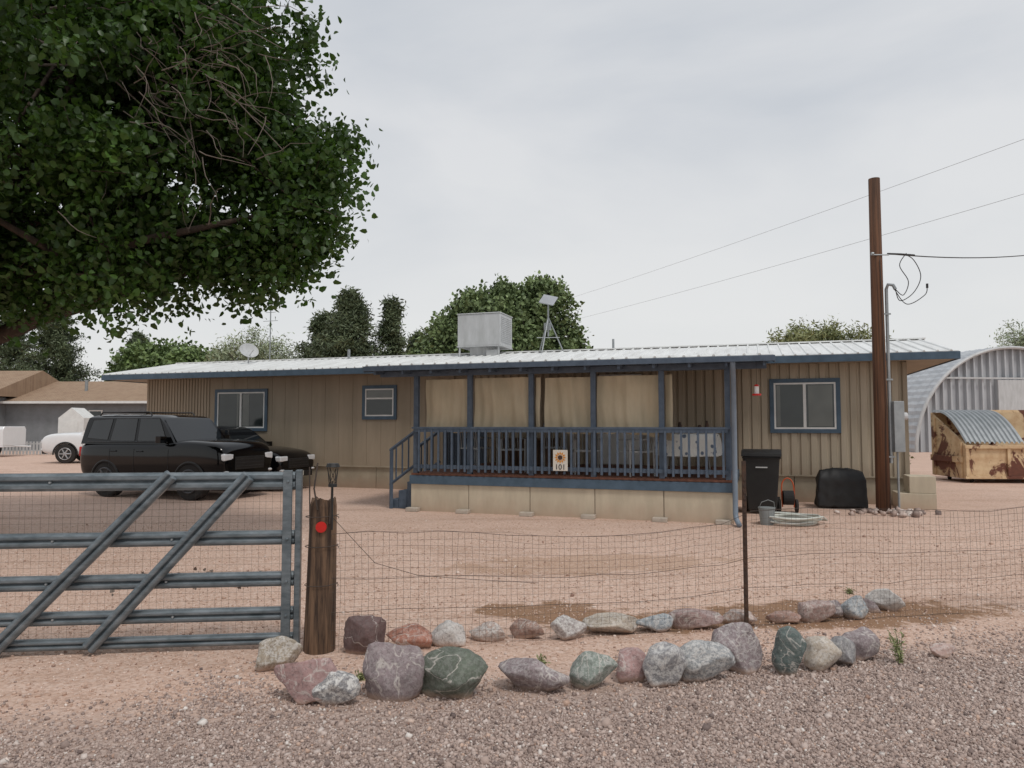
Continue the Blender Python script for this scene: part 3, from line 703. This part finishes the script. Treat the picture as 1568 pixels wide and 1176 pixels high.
mb.obj('service_cables',up,m_cable)
bp=empty('utility_pole',(3.2,68,0)); mb=MB(); mb.tube([(0,0,0),(0,0,13.6)],[.17,.11],10); mb.box(-1.1,1.1,-.06,.06,12.4,12.55); mb.obj('pole',bp,m_pole)
pl=empty('power_lines',(3.2,68,0)); mb=MB()
mb.tube(sag((0,0,12.9),(24,-70,11.6),.5,30),.008,5); mb.tube(sag((0,0,10.9),(24,-70,9.7),.5,30),.008,5); mb.obj('cables',pl,m_cablegrey)
n=50; c=np.stack([RNG.normal(0,.35,n)+6.8,RNG.normal(0,.2,n)+12.9,RNG.uniform(.01,.05,n)],1)
scatter_mesh('rubble',CB_V,CB_F,c,RNG.uniform(.02,.055,(n,3)),rand_rot(n),RNG.random(n),m_stone,jit=.2)

# ------------------------------------------------------------ yard things
def bin_(name,x,y,rz):
    e=empty(name,(x,y,0),rz); mb=MB(); e.scale=(1,1,1.06)
    vs=[(-.24,-.25,.06),(.24,-.25,.06),(.24,.22,.06),(-.24,.22,.06),(-.31,-.33,.95),(.31,-.33,.95),(.31,.33,.95),(-.31,.33,.95)]
    mb.add(vs,[(0,3,2,1),(4,5,6,7),(0,1,5,4),(1,2,6,5),(2,3,7,6),(3,0,4,7)]); mb.box(-.33,.33,-.35,.34,.93,.968)
    mb.obj('body',e,m_blackplastic,bevel=.025)
    mb=MB(); mb.prism([(-.37,.97),(-.36,1.03),(-.2,1.07),(.2,1.08),(.36,1.05),(.38,.97)],-.34,.34); mb.tube([(-.28,.42,1.0),(.28,.42,1.0)],.02,8); mb.box(-.3,-.26,.3,.43,.975,1.02); mb.box(.26,.3,.3,.43,.975,1.02)
    mb.obj('lid',e,m_blackplastic,bevel=.015)
    mb=MB()
    for s_ in (-.27,.27): mb.tube([(s_-.03,.24,.13),(s_+.03,.24,.13)],.13,20)
    mb.obj('wheels',e,m_tyre)
    mb=MB(); mb.box(-.1,.1,-.335,-.325,.78,.80); mb.obj('label',e,m_cooler)
bin_('trash_bin',4.55,13.15,-.35)
hc=empty('hose_cart',(5.02,13.15,0),-.2); mb=MB()
mb.tube(smooth_path([(-.1,0,.1),(-.1,.05,.5),(0,.06,.62),(.1,.05,.5),(.1,0,.1)]),.012,6); mb.tube([(-.1,.02,.35),(.1,.02,.35)],.01,6)
mb.obj('frame',hc,m_orange); mb=MB()
for s_ in (-.15,.15): mb.tube([(s_-.02,.05,.12),(s_+.02,.05,.12)],.12,18)
mb.tube([(-.09,0,.27),(.09,0,.27)],.13,16); mb.obj('wheels_and_reel',hc,m_tyre)
bk=empty('bucket',(4.08,11.6,0)); mb=MB(); mb.tube([(0,0,0),(0,0,.26)],[.1,.13],18); mb.tube([(0,0,.262),(0,0,.275)],.135,18)
mb.tube([(-.13,0,.25),(-.1,-.05,.36),(0,-.07,.4),(.1,-.05,.36),(.13,0,.25)],.006,5); mb.obj('pail',bk,m_bucket)
gh=empty('garden_hose',(4.5,11.7,0)); mb=MB(); p=[]
for k in range(200):
    t=k*.25; r=.27+.05*math.sin(k*.11)+.0005*k; p.append((math.cos(t)*r*1.2+.04*math.sin(k*.07),math.sin(t)*r+.03*math.cos(k*.05),.015+.0006*k+.008*math.sin(k*.9)))
q_=p[-1]; p+= [(q_[0]+.15,q_[1]+.2,.06),(.5,.5,.015),(.6,.9,.012)]
mb.tube(p,.016,6); mb.obj('coil',gh,m_hose,smooth=True)
gr=empty('covered_grill',(6.35,13.95,0),RZ)
bm=bmesh.new(); bmesh.ops.create_cube(bm,size=1); bmesh.ops.subdivide_edges(bm,edges=bm.edges,cuts=18,use_grid_fill=True)
for vv in bm.verts:
    x,y,z=vv.co; z+=.5
    tp_=max(0,z-.72)/.28; k=1-.38*tp_**2
    zz=z*.72-.06*(abs(x)*2)**2*tp_
    fl=1+.05*(1-z)+.10*mnoise.noise(Vector((x*7,y*7,z*1.1)))*(1.2-z)+.05*mnoise.noise(Vector((x*14,y*14,z*5)))
    vv.co=Vector((x*.82*fl*(1-.1*tp_),y*.55*k*fl,zz+ (.03*mnoise.noise(Vector((x*8,y*8,1))) )))
me=bpy.data.meshes.new('cover'); bm.to_mesh(me); bm.free(); me.polygons.foreach_set('use_smooth',[True]*len(me.polygons)); me.materials.append(m_tarp)
o=bpy.data.objects.new('cover',me); COL.objects.link(o); o.parent=gr; o.location=(0,0,.03)
mb=MB()
for sx_ in (-.33,.33): mb.tube([(sx_,-.15,0),(sx_,-.15,.2)],.02,6)
mb.obj('legs',gr,m_steel)
bs=empty('block_steps',(7.75,13.9,0),RZ); mb=MB(); mb.box(-.35,.3,-.3,.3,0,.3); mb.box(-.15,.3,-.28,.28,.302,.62); mb.obj('blocks',bs,m_pskirt,bevel=.01)
wp=empty('water_spigot',(8.1,14.1,0),RZ); mb=MB(); mb.tube([(0,0,0),(0,0,.5),(.02,-.08,.53),(.02,-.12,.48)],.018,6); mb.box(-.2,-.05,-.05,.05,0,.35); mb.obj('pipe',wp,m_steel)

# ------------------------------------------------------------ vehicles
def car(name,loc,rz,L=4.8,W=1.9,H=1.8,paint=m_black,rim=m_rim,rack=True,boxy=0):
    e=empty(name,(loc[0],loc[1],0),rz); k=L/4.83; kz=H/1.8
    hw=W/2; hb=.045*boxy
    ST=[(-2.42,.80,.52,1.04),(-2.41,.87,.46,1.09),(-2.34,.95,.41,1.135),(-2.1,.985,.37,1.155),(-1.4,1.0,.34,1.165),(-.4,1.0,.33,1.165),(.6,1.0,.33,1.165),(.9,.995,.33,1.185+hb*.6),(1.3,.99,.33,1.175+hb),(1.8,.98,.34,1.13+hb*1.5),(2.12,.96,.36,1.08+hb*2),(2.32,.91,.40,1.0+hb*2),(2.40,.86,.44,.90+hb*2),(2.42,.80,.50,.84+hb)]
    mb=MB(); vs=[];fs=[]
    def ring(w,zb,zt):
        h=[(0,zb),(.55*w,zb),(.86*w,zb+.015),(.95*w,zb+.09),(.985*w,zb+.25),(1.0*w,min(.78,zt-.2)),(.99*w,zt-.13),(.955*w,zt-.05),(.87*w,zt-.005),(.5*w,zt+.022),(0,zt+.03)]
        return h+[(-y,z) for y,z in h[-2:0:-1]]
    for x,w,zb,zt in ST:
        for y,z in ring(w*hw,zb,zt): vs.append((x*k,y,z*kz))
    n=len(ring(1,.3,1)); m=len(ST)
    for i in range(m-1):
        for j in range(n): j2=(j+1)%n; fs.append((i*n+j,i*n+j2,(i+1)*n+j2,(i+1)*n+j))
    fs.append(tuple(range(n))); fs.append(tuple(range((m-1)*n,m*n)))
    mb.add(vs,fs); body=mb.obj('body',e,paint,smooth=True)
    sd_=body.modifiers.new('s','SUBSURF'); sd_.levels=2; sd_.render_levels=2
    cut=MB()
    for cx in (-1.38,1.42):
        for s_ in (-1,1): cut.tube([(cx*k,s_*(hw+.25),.39*kz),(cx*k,s_*(hw-.30),.39*kz)],.455*k,32)
    body.parent=None; cutter=cut.obj('cutter')
    bo=body.modifiers.new('c','BOOLEAN'); bo.object=cutter; bo.operation='DIFFERENCE'; bo.solver='EXACT'
    bpy.context.view_layer.update(); dg=bpy.context.evaluated_depsgraph_get()
    me=bpy.data.meshes.new_from_object(body.evaluated_get(dg))
    body.modifiers.clear(); body.data=me; bpy.data.objects.remove(cutter); body.parent=e
    try: me.set_sharp_from_angle(angle=R(38))
    except Exception: pass
    zb,zt=1.12*kz,1.735*kz; wb,wt=hw*.94,hw*(.78+.04*boxy)
    def sy(z): return wb+(wt-wb)*(z-zb)/(zt-zb)
    bx=.16*boxy
    mb=MB(); vs=[];fs=[]
    lev=[(zb,-2.32,.90,1),(zb+.32*(zt-zb),-2.28,.64+bx*.4,1),(zb+.72*(zt-zb),-2.22,.32+bx*.8,1),(zt-.06,-2.17,.13+bx,1),(zt-.012,-2.08,-.02+bx,.93),(zt+.018,-1.8,-.35+bx,.7),(zt+.028,-1.4,-.7,.35)]
    for z,xa,xb,fy in lev:
        yw=sy(min(z,zt))*fy
        for q in range(12):
            xx=xa+(xb-xa)*q/11; vs.append((xx*k,-yw,z))
        for q in range(12):
            xx=xb+(xa-xb)*q/11; vs.append((xx*k,yw,z))
    for i in range(len(lev)-1):
        for j in range(24): j2=(j+1)%24; fs.append((i*24+j,i*24+j2,(i+1)*24+j2,(i+1)*24+j))
    fs.append(tuple(range((len(lev)-1)*24,len(lev)*24)))
    mb.add(vs,fs); cb=mb.obj('cabin',e,paint,smooth=True)
    try: cb.data.set_sharp_from_angle(angle=R(40))
    except Exception: pass
    mb=MB(); mt=MB()
    for s_ in (-1,1):
        for q in ([(.62,1.20),(.16+bx*.8,1.655),(-.36,1.665),(-.36,1.19)],[(-.45,1.19),(-.45,1.665),(-1.20,1.66),(-1.30,1.19)],[(-1.39,1.21),(-1.30,1.66),(-2.0,1.63),(-2.13,1.25)]):
            P=[(x*k,s_*(sy(z*kz)+.005),z*kz) for x,z in q]
            mb.add(P,[(0,1,2,3)]); mt.tube(P+[P[0]],.006,4)
        mt.tube([(-2.1*k,s_*(sy(1.17*kz)+.012),1.17*kz),(.66*k,s_*(sy(1.17*kz)+.012),1.17*kz)],.010,4)
        for x in (.74,-.40,-1.24): mt.tube([(x*k,s_*(hw*.992),.44*kz),(x*k,s_*(hw*1.001),.75*kz),(x*k,s_*(hw*.992),1.03*kz)],.004,4)
    mt.obj('window_and_door_seams',e,m_trimgrey)
    def ws(xa,xb,f0,f1,off):
        v=[]
        for f,sgn in ((f0,-1),(f0,1),(f1,1),(f1,-1)):
            z=zb+(zt-.06-zb)*f; x=xa+(xb-xa)*f; v.append((x*k+off,sgn*(sy(z)-.08),z))
        mb.add(v,[(0,1,2,3)])
    ws(.90,.13+bx,.1,.95,.03); ws(-2.32,-2.17,.12,.95,-.02)
    mb.obj('windows',e,m_carglass)
    mb=MB()
    if rack:
        for s_ in (-1,1): mb.tube([(-1.95*k,s_*wt*.86,zt-.02),(-1.85*k,s_*wt*.86,zt+.07),(-.2*k,s_*wt*.86,zt+.07),(-.1*k,s_*wt*.86,zt-.02)],.018,6)
        for x in (-1.5,-.6): mb.tube([(x*k,-wt*.86,zt+.07),(x*k,wt*.86,zt+.07)],.016,6)
    for s_ in (-1,1):
        for cx in (-1.38,1.42):
            rg_=[(cx*k+.47*k*math.cos(t),s_*(hw*.975),.39*kz+.47*k*math.sin(t)) for t in np.linspace(-.1,math.pi+.1,17)]
            mb.tube(rg_,.03,6)
        mb.box(-.85*k,.9*k,s_*hw*.95-.05,s_*hw*.95+.05,.31*kz,.38*kz)
    mb.box(-2.0*k,2.0*k,-hw*.5,hw*.5,.26*kz,.5*kz)
    mb.box(2.33*k,2.435*k,-hw*.52,hw*.52,.62*kz,.88*kz)
    mb.box(2.3*k,2.45*k,-hw*.7,hw*.7,.38*kz,.52*kz)
    mb.obj('rack_trim_and_grille',e,m_blackplastic,bevel=.012)
    mb=MB()
    for z in (.68,.75,.82): mb.box(2.437*k,2.445*k,-hw*.5,hw*.5,z*kz,(z+.012)*kz)
    mb.obj('grille_bars',e,m_trimgrey)
    mb=MB()
    for s_ in (-1,1):
        mb.box(2.22*k,2.415*k,s_*hw*.72-.15,s_*hw*.72+.15,.80*kz,.95*kz)
        mb.box(2.3*k,2.44*k,s_*hw*.78-.06,s_*hw*.78+.06,.54*kz,.60*kz)
    mb.obj('headlamps',e,m_lamp,bevel=.03)
    mb=MB(); mb.box(2.455*k,2.465*k,-.16,.16,.40*kz,.53*kz); mb.obj('licence_plate',e,m_plate)
    mb=MB()
    for s_ in (-1,1): mb.box(-2.43*k,-2.25*k,s_*hw*.82-.08,s_*hw*.82+.08,.85*kz,1.06*kz)
    mb.obj('tail_lamps',e,m_red,bevel=.02)
    mb=MB()
    for s_ in (-1,1):
        mb.box(.52*k,.68*k,s_*(hw+.07)-.09,s_*(hw+.07)+.09,1.16*kz,1.30*kz)
        for x in (-.2,-1.1): mb.tube([(x*k-.09,s_*(hw*.985+.014),.98*kz),(x*k+.09,s_*(hw*.985+.014),.98*kz)],.016,6)
    mb.obj('mirrors_and_handles',e,paint,bevel=.02)
    for cx in (-1.38,1.42):
        for s_ in (-1,1):
            r=.385*kz; w=empty('wheel'); w.parent=e; w.location=(cx*k,s_*(hw-.14),r)
            mb=MB(); mb.tube([(0,-.12,0),(0,-.10,0),(0,.10,0),(0,.12,0)],[r*.9,r,r,r*.9],28); mb.obj('tyre',w,m_tyre,smooth=False)
            mb=MB(); mb.tube([(0,s_*.122,0),(0,s_*.126,0)],r*.62,24); mb.obj('rim_back',w,m_cable)
            mb=MB(); ring_=[(math.cos(t)*r*.6,s_*.13,math.sin(t)*r*.6) for t in np.linspace(0,2*math.pi,25)]; mb.tube(ring_,.018,6)
            for q in range(6):
                a=q*math.pi/3; mb.tube([(0,s_*.14,0),(math.cos(a)*r*.58,s_*.132,math.sin(a)*r*.58)],[.035,.024],5)
            mb.tube([(0,s_*.13,0),(0,s_*.15,0)],.05,12); mb.obj('rim',w,rim)
    return e
car('parked_suv',at(3.85,-2.9)[:2],RZ-.02,4.05,1.76,1.87,boxy=1)
car('parked_crossover',at(3.7,-.98)[:2],RZ,4.1,1.56,1.60,rack=False)
car('white_suv',(-17.0,30.6),math.pi+.12,4.8,1.9,1.85,paint=m_carwhite,rim=m_rims,boxy=1)
ut=empty('utility_trailer',(-26.3,36.0,0),.05)
mb=MB(); mb.prism([(-.9,.55),(-.9,1.35),(-.8,1.5),(.8,1.5),(.9,1.35),(.9,.55)],-1.7,1.4); mb.box(-1.7,1.4,-.92,.92,.48,.545); mb.tube([(1.4,0,.52),(2.2,0,.5)],.04,6); mb.obj('box',ut,m_carwhite,bevel=.03)
mb=MB()
for s_ in (-.95,.95): mb.tube([(-.2,s_-.1,.33),(-.2,s_+.1,.33)],.33,20)
mb.obj('wheels',ut,m_tyre); mb=MB(); mb.box(-1.72,-1.701,-.85,-.7,.6,.75); mb.obj('lamps',ut,m_red)

# ------------------------------------------------------------ dumpster
dp=empty('rusty_dumpster',(12.4,19.7,0),-.05)
mb=MB(); Wd=3.4
side=[(0,.12),(0,1.0),(.15,1.12),(1.75,1.95),(1.75,.12)]
for X in (0,Wd-.05): mb.prism(side,X,X+.05)
mb.box(.05,Wd-.05,.0,.05,.12,1.0); mb.box(.05,Wd-.05,1.70,1.75,.12,1.95); mb.box(.05,Wd-.05,.05,1.7,.12,.17)
mb.obj('hopper',dp,m_dump)
mb=MB(); mb.box(-.05,Wd+.05,-.07,-.002,.94,1.04); mb.box(-.05,Wd+.05,-.05,-.002,.12,.2)
for X in (.0,1.1,2.2,3.33): mb.box(X-.03,X+.05,-.06,-.003,.2,.94)
mb.box(-.07,-.002,.1,1.7,.55,.72); mb.box(-.05,-.002,.15,.22,.12,1.1); mb.box(-.05,-.002,1.5,1.58,.12,1.8)
mb.obj('ribs_and_rim',dp,m_dump,bevel=.006)
mb=MB(); nn=12
for j in range(12):
    x0=.02+j*.13
    vs=[];fs=[]
    for i in range(nn+1):
        t=i/nn; y=.02+1.7*t; z=1.08+.9*t+.28*math.sin(math.pi*t)
        vs+= [(x0,y,z),(x0+.03,y,z+.05),(x0+.07,y,z+.05),(x0+.10,y,z),(x0+.13,y,z)]
    for i in range(nn):
        for q in range(4): a=i*5+q; fs.append((a,a+1,a+6,a+5))
    mb.add(vs,fs)
mb.obj('lid',dp,m_steel)
mb=MB(); mb.X=Matrix.Translation((1.7,1.78,1.95))@Matrix.Rotation(-.15,4,'X'); mb.box(0,1.65,0,.04,-1.2,.08); mb.X=Matrix.Identity(4); mb.obj('opened_lid',dp,m_dump)
mb=MB()
for X in (.3,3.0):
    for Y in (.3,1.4): mb.tube([(X-.03,Y,.06),(X+.03,Y,.06)],.06,12)
mb.obj('casters',dp,m_tyre)

# ------------------------------------------------------------ quonset hut
qh=empty('quonset_hut',(29.4,42,0),.12)
m_q=M('galvanised_sheet',(.50,.52,.54),(.40,.42,.445),rough=.5,metal=.2,scale=1.2,stretch=(2,1,.4),bmp=.03)
mb=MB(); RQ=6.3; NA=44
vs=[];fs=[];prof=[]
for i in range(NA*2+1):
    a=math.pi*i/(NA*2); r=RQ+(.05 if i%2 else 0); prof.append((-math.cos(a)*r,math.sin(a)*r*.97))
ysec=[0]+[.4*k for k in range(1,56)]
for j,y in enumerate(ysec):
    for x,z in prof:
        f=1+(.012 if j%2 else 0); vs.append((x*f,y,z*f))
n=len(prof)
for j in range(len(ysec)-1):
    for i in range(n-1): a=j*n+i; fs.append((a,a+1,a+n+1,a+n))
mb.add(vs,fs); mb.obj('arched_shell',qh,m_q)
mb=MB(); x=-RQ+.05
def hz_(x): return math.sqrt(max(0,RQ*RQ-x*x))*.965
while x<RQ-.55:
    P_=[(x,.25),(x+.30,.25),(x+.33,.05),(x+.42,.05),(x+.45,.25),(x+.5,.25)]
    for (xa,ya),(xb,yb) in zip(P_[:-1],P_[1:]): mb.add([(xa,ya+.1,0),(xb,yb+.1,0),(xb,yb+.1,hz_(xb)),(xa,ya+.1,hz_(xa))],[(0,1,2,3)])
    x+=.5
mb.obj('end_wall',qh,m_q)
mb=MB()
arc_=[(-math.cos(a)*RQ,0.0,math.sin(a)*RQ*.97) for a in np.linspace(0,math.pi,49)]
mb.tube(arc_,.10,6); mb.box(-1.0,3.0,.02,.1,0,4.2); mb.box(-RQ*.72,RQ*.72,.03,.1,4.25,4.35); mb.obj('rim_and_door',qh,m_cooler)

# ------------------------------------------------------------ neighbour house
nb=empty('neighbour_house',(-23.0,45,0),-.05)
mb=MB(); mb.box(-16,0,0,8,0,3.0); mb.box(-16,-9,-1.5,-.01,0,3.3); mb.obj('walls',nb,m_stucco)
mb=MB()
def gable(x0,x1,y0,y1,z0,zr):
    ym=(y0+y1)/2; mb.add([(x0,y0,z0),(x1,y0,z0),(x1,ym,zr),(x0,ym,zr),(x0,y1,z0),(x1,y1,z0)],[(0,1,2,3),(3,2,5,4),(0,3,4),(1,5,2),(0,4,5,1)])
gable(-16.5,.5,-.6,8.6,3.0,4.55); gable(-16.5,-8.6,-2.2,7.5,3.35,5.2); mb.obj('shingle_roof',nb,m_shingle)
mb=MB(); mb.box(-16.5,.5,-.64,-.605,2.9,3.05); mb.box(-3.6,-2.7,-.04,-.003,1.4,2.5); mb.obj('fascia_and_frame',nb,m_white)
mb=MB(); mb.box(-3.52,-2.78,-.05,-.042,1.48,2.42); mb.obj('window',nb,m_glass)
mb=MB(); mb.tube([(-5,1.8,3.5),(-5,1.8,4.5)],.1,8); mb.obj('vent',nb,m_steel)
sh=empty('garden_shed',(-23.6,38.5,0),.1)
mb=MB(); mb.add([(-.65,0,0),(.65,0,0),(.65,0,1.95),(0,0,2.5),(-.65,0,1.95),(-.65,1.4,0),(.65,1.4,0),(.65,1.4,1.95),(0,1.4,2.5),(-.65,1.4,1.95)],[(0,1,2,3,4),(9,8,7,6,5),(1,6,7,2),(2,7,8,3),(3,8,9,4),(4,9,5,0)])
mb.box(-.35,.35,-.03,-.002,.05,1.8); mb.obj('shed',sh,m_white)
lf=empty('picket_fence',(-26.5,38,0)); mb=MB(); mb.box(-8,8,-.02,.02,.2,.26); mb.box(-8,8,-.02,.02,.55,.61)
for k in range(90): mb.box(-8+k*.178,-7.9+k*.178,-.045,-.021,.02,.7)
mb.obj('pickets',lf,m_cooler)

# ------------------------------------------------------------ trees
lumps=[(-6.7,9.8,6.0,3.1,3.2,2.55),(-2.95,9.5,5.15,.88),(-3.1,9.3,4.35,.78),(-3.65,9.4,6.4,1.05),(-4.0,9.6,3.95,.65),(-5.0,9.0,3.8,.75),(-6.4,9.0,3.75,.8),(-7.8,9.2,3.9,1.0),
       (-4.5,9.2,5.2,1.4),(-4.65,9.6,7.4,1.35),(-5.7,10,8.6,1.8),(-8,9.8,8.5,2.2),(-10.0,9.8,6,2.3),(-3.5,9.6,3.85,.5),(-7.6,9.0,3.55,.8)]
root,_=tree('mulberry_tree',(-8.6,10.2,0),lumps,m_leafA,5300,38,.102,.10,.62,.28,2.6,14,droop=.5,lean=(.1,-.1),gap=-.15,gfreq=1.0,shell=.6,lr=.11)
mb=MB()
rg=random.Random(4); B_=Vector((-8.6,10.2,0))
for k in range(110):
    p=Vector((-3.95+rg.gauss(0,.5),8.3+rg.gauss(0,.25),5.9+rg.gauss(0,.6))); d=Vector((rg.uniform(.1,1),rg.uniform(-.7,.1),rg.uniform(-1,.3))).normalized()
    ps=[p]
    for q in range(5): d=(d+Vector((rg.gauss(0,.25),rg.gauss(0,.25),rg.gauss(0,.25)-.08))).normalized(); ps.append(ps[-1]+d*.15)
    mb.tube([v-B_ for v in ps],[.007,.006,.005,.004,.003,.002],4)
for k in range(10):
    p=Vector((-6.3+rg.random()*2,8.6,5.6+rg.random()*2)); e_=Vector((-3.6+rg.gauss(0,.4),8.4,5.8+rg.gauss(0,.7)))
    mb.tube([v-B_ for v in (p,p.lerp(e_,.5)+Vector((0,0,.2)),e_)],[.018,.012,.005],5)
mb.obj('bare_twigs',root,m_twig)
tree('willow_tree',(0,31,0),[(-.6,31,5.7,2.3,2.2,1.8),(1.35,31,6.8,1.2,1.2,1.1),(-2.7,31,5.0,1.5,1.4,1.3),(-3.6,31,4.2,1.0),(1.9,31,5.2,1.2,1.3,1.4),(.2,30.5,4.4,3.0,2,1.3),(-.5,31,7.1,.9,1,.6),(3.0,31,3.9,.9),(-1.6,31,6.4,.9)],m_leafB,1900,28,.19,.14,.95,.3,3,10,droop=.8,gap=-.08,gfreq=.8,slim=False,hang=.6)
def pine(name,x,y,h,r,n,z0=.2):
    b_=(x,y,0); root=empty(name,b_); mb=MB(); mb.tube([(0,0,0),(0,0,h*.5),(0,0,h*.97)],[.2,.12,.03],8)
    cs=[];cl=[]
    for k in range(n):
        f=RNG.random()**1.05; z=h*(z0+(1-z0)*f); rr=r*(1-f)**.75*RNG.uniform(.35,1.25)+.12; a=RNG.uniform(0,6.283)
        p=Vector((math.cos(a)*rr,math.sin(a)*rr,z+rr*.25)); mb.tube([(0,0,z-.2),p*.5+Vector((0,0,z*.5-.1)),p],[.05,.03,.01],4)
        nvv=RNG.random()
        for q in range(5): cs.append(np.array([p.x*(.4+.15*q),p.y*(.4+.15*q),z+(p.z-z)*(.4+.15*q)])+RNG.normal(size=3)*.08); cl.append(nvv)
    mb.obj('trunk_and_branches',root,m_bark)
    C=np.array(cs); per=22; c=np.repeat(C,per,0)+RNG.normal(size=(len(C)*per,3))*np.array([.19,.19,.14])
    scatter_mesh('foliage',SLIM_V,SLIM_F,c,RNG.uniform(.18,.36,len(c)),rand_rot(len(c)),np.clip(np.repeat(np.array(cl),per)*.6+RNG.random(len(c))*.4,0,1),m_leafC,root)
pine('pine_tree',-9.6,42,9.2,2.9,260); pine('pine_tree',-7.2,43,9.0,1.5,120); pine('pine_tree',-11.6,44,8.2,2.6,170); pine('pine_tree',-6.0,46,7.2,1.8,110)
pine('pine_tree',-37,58,11,3.6,230); pine('pine_tree',-42,60,11.5,4,230); pine('pine_tree',-33.5,64,9.5,3.3,150)
tree('elm_tree',(-31,62,0),[(-31,62,5.8,3.4,3,2.6),(-27.5,62,5.2,2.9,3,2.4),(-29,62,6.9,1.7)],m_leafG,900,26,.36,.25,1.1,.3,2.5,6)
tree('elm_tree',(-24.5,58,0),[(-25,58,5.1,2.9,2.6,2.6),(-22,58,4.6,2.5,2.6,2.2)],m_leafG,800,26,.34,.25,1.1,.3,2.5,6)
tree('desert_tree',(-16,46,0),[(-16.4,46,6.0,2.1,2,1.8),(-14.4,46,5.3,1.5,1.6,1.5),(-18.2,46,5.3,1.5,1.6,1.5)],m_leafD,700,18,.24,.16,.9,.2,2.3,14,shell=.2,slim=True)
tree('palo_verde_tree',(14.5,36,0),[(14.3,36,5.4,1.6,1.6,1.15),(16.4,36,5.5,1.7,1.6,1.15),(18.2,36,4.9,1.2,1.2,1.0),(15.4,36,4.4,2.4,1.5,.9)],m_leafE,1000,22,.25,.13,.8,.18,2.3,12,shell=.3,slim=True)
tree('desert_tree',(40,56,0),[(40,56,8.0,2.2,2,1.6),(43,56,8.2,2.2,2,2)],m_leafD,300,18,.30,.2,1.0,.22,3,12,shell=.2,slim=True)
tree('shrub',(10.6,21.5,0),[(10.6,21.5,1.6,.75,.8,1.7),(11.2,22,1.1,.7,.7,1.1)],m_leafE,330,28,.11,.07,.4,.07,.6,5)
lm=[(x,110+RNG.uniform(-8,8),RNG.uniform(1.2,2.4),RNG.uniform(4,8),3,RNG.uniform(2.2,4)) for x in np.arange(-110,125,6.5)]
tree('distant_trees',(0,110,0),lm,m_leafC,1800,22,.9,.6,2.0,.3,1,0)

# ------------------------------------------------------------ sky & light
w=bpy.data.worlds.new("World"); scene.world=w; w.use_nodes=True; nt=w.node_tree
bg=nt.nodes['Background']; bg.inputs['Strength'].default_value=.112
sky=nt.nodes.new('ShaderNodeTexSky'); sky.sky_type='NISHITA'; sky.sun_disc=False
SE,SA=R(60),R(150)
sky.sun_elevation=SE; sky.sun_rotation=SA; sky.dust_density=3
tcn=nt.nodes.new('ShaderNodeTexCoord'); mp=nt.nodes.new('ShaderNodeMapping'); mp.inputs['Scale'].default_value=(1,1,2.8); mp.inputs['Rotation'].default_value=(0,R(14),R(20))
nt.links.new(tcn.outputs['Generated'],mp.inputs[0])
n1=noise(nt,mp.outputs[0],1.5,6,.5,.3)
sz=nt.nodes.new('ShaderNodeSeparateXYZ'); nt.links.new(tcn.outputs['Generated'],sz.inputs[0])
cloud=mixrgb(nt,ramp(nt,n1,[(.34,0),(.66,1)]),(4.8,5.15,5.65),(6.7,6.8,6.95))
hz=ramp(nt,sz.outputs[2],[(.0,1),(.38,0)])
cloud=mixrgb(nt,hz,cloud,(7.4,7.42,7.3))
cl=mixrgb(nt,.94,sky.outputs[0],cloud)
nt.links.new(cl,bg.inputs['Color'])
sd=bpy.data.lights.new('sun','SUN'); sd.energy=1.4; sd.angle=R(11); sd.color=(1,.96,.9)
so=bpy.data.objects.new('sun',sd); COL.objects.link(so)
dirv=Vector((math.sin(SA)*math.cos(SE),math.cos(SA)*math.cos(SE),math.sin(SE)))
so.rotation_euler=dirv.to_track_quat('Z','Y').to_euler(); so.location=(0,-5,30)

# ------------------------------------------------------------ camera
cd=bpy.data.cameras.new('camera'); cd.sensor_width=36; cd.lens=36*1100/1568; cd.clip_end=2000; cd.clip_start=.05
co=bpy.data.objects.new('camera',cd); COL.objects.link(co); co.location=(0,0,1.6); co.rotation_euler=(R(93.22),0,0)
scene.camera=co
scene.view_settings.view_transform='Standard'; scene.view_settings.look='None'; scene.view_settings.exposure=0
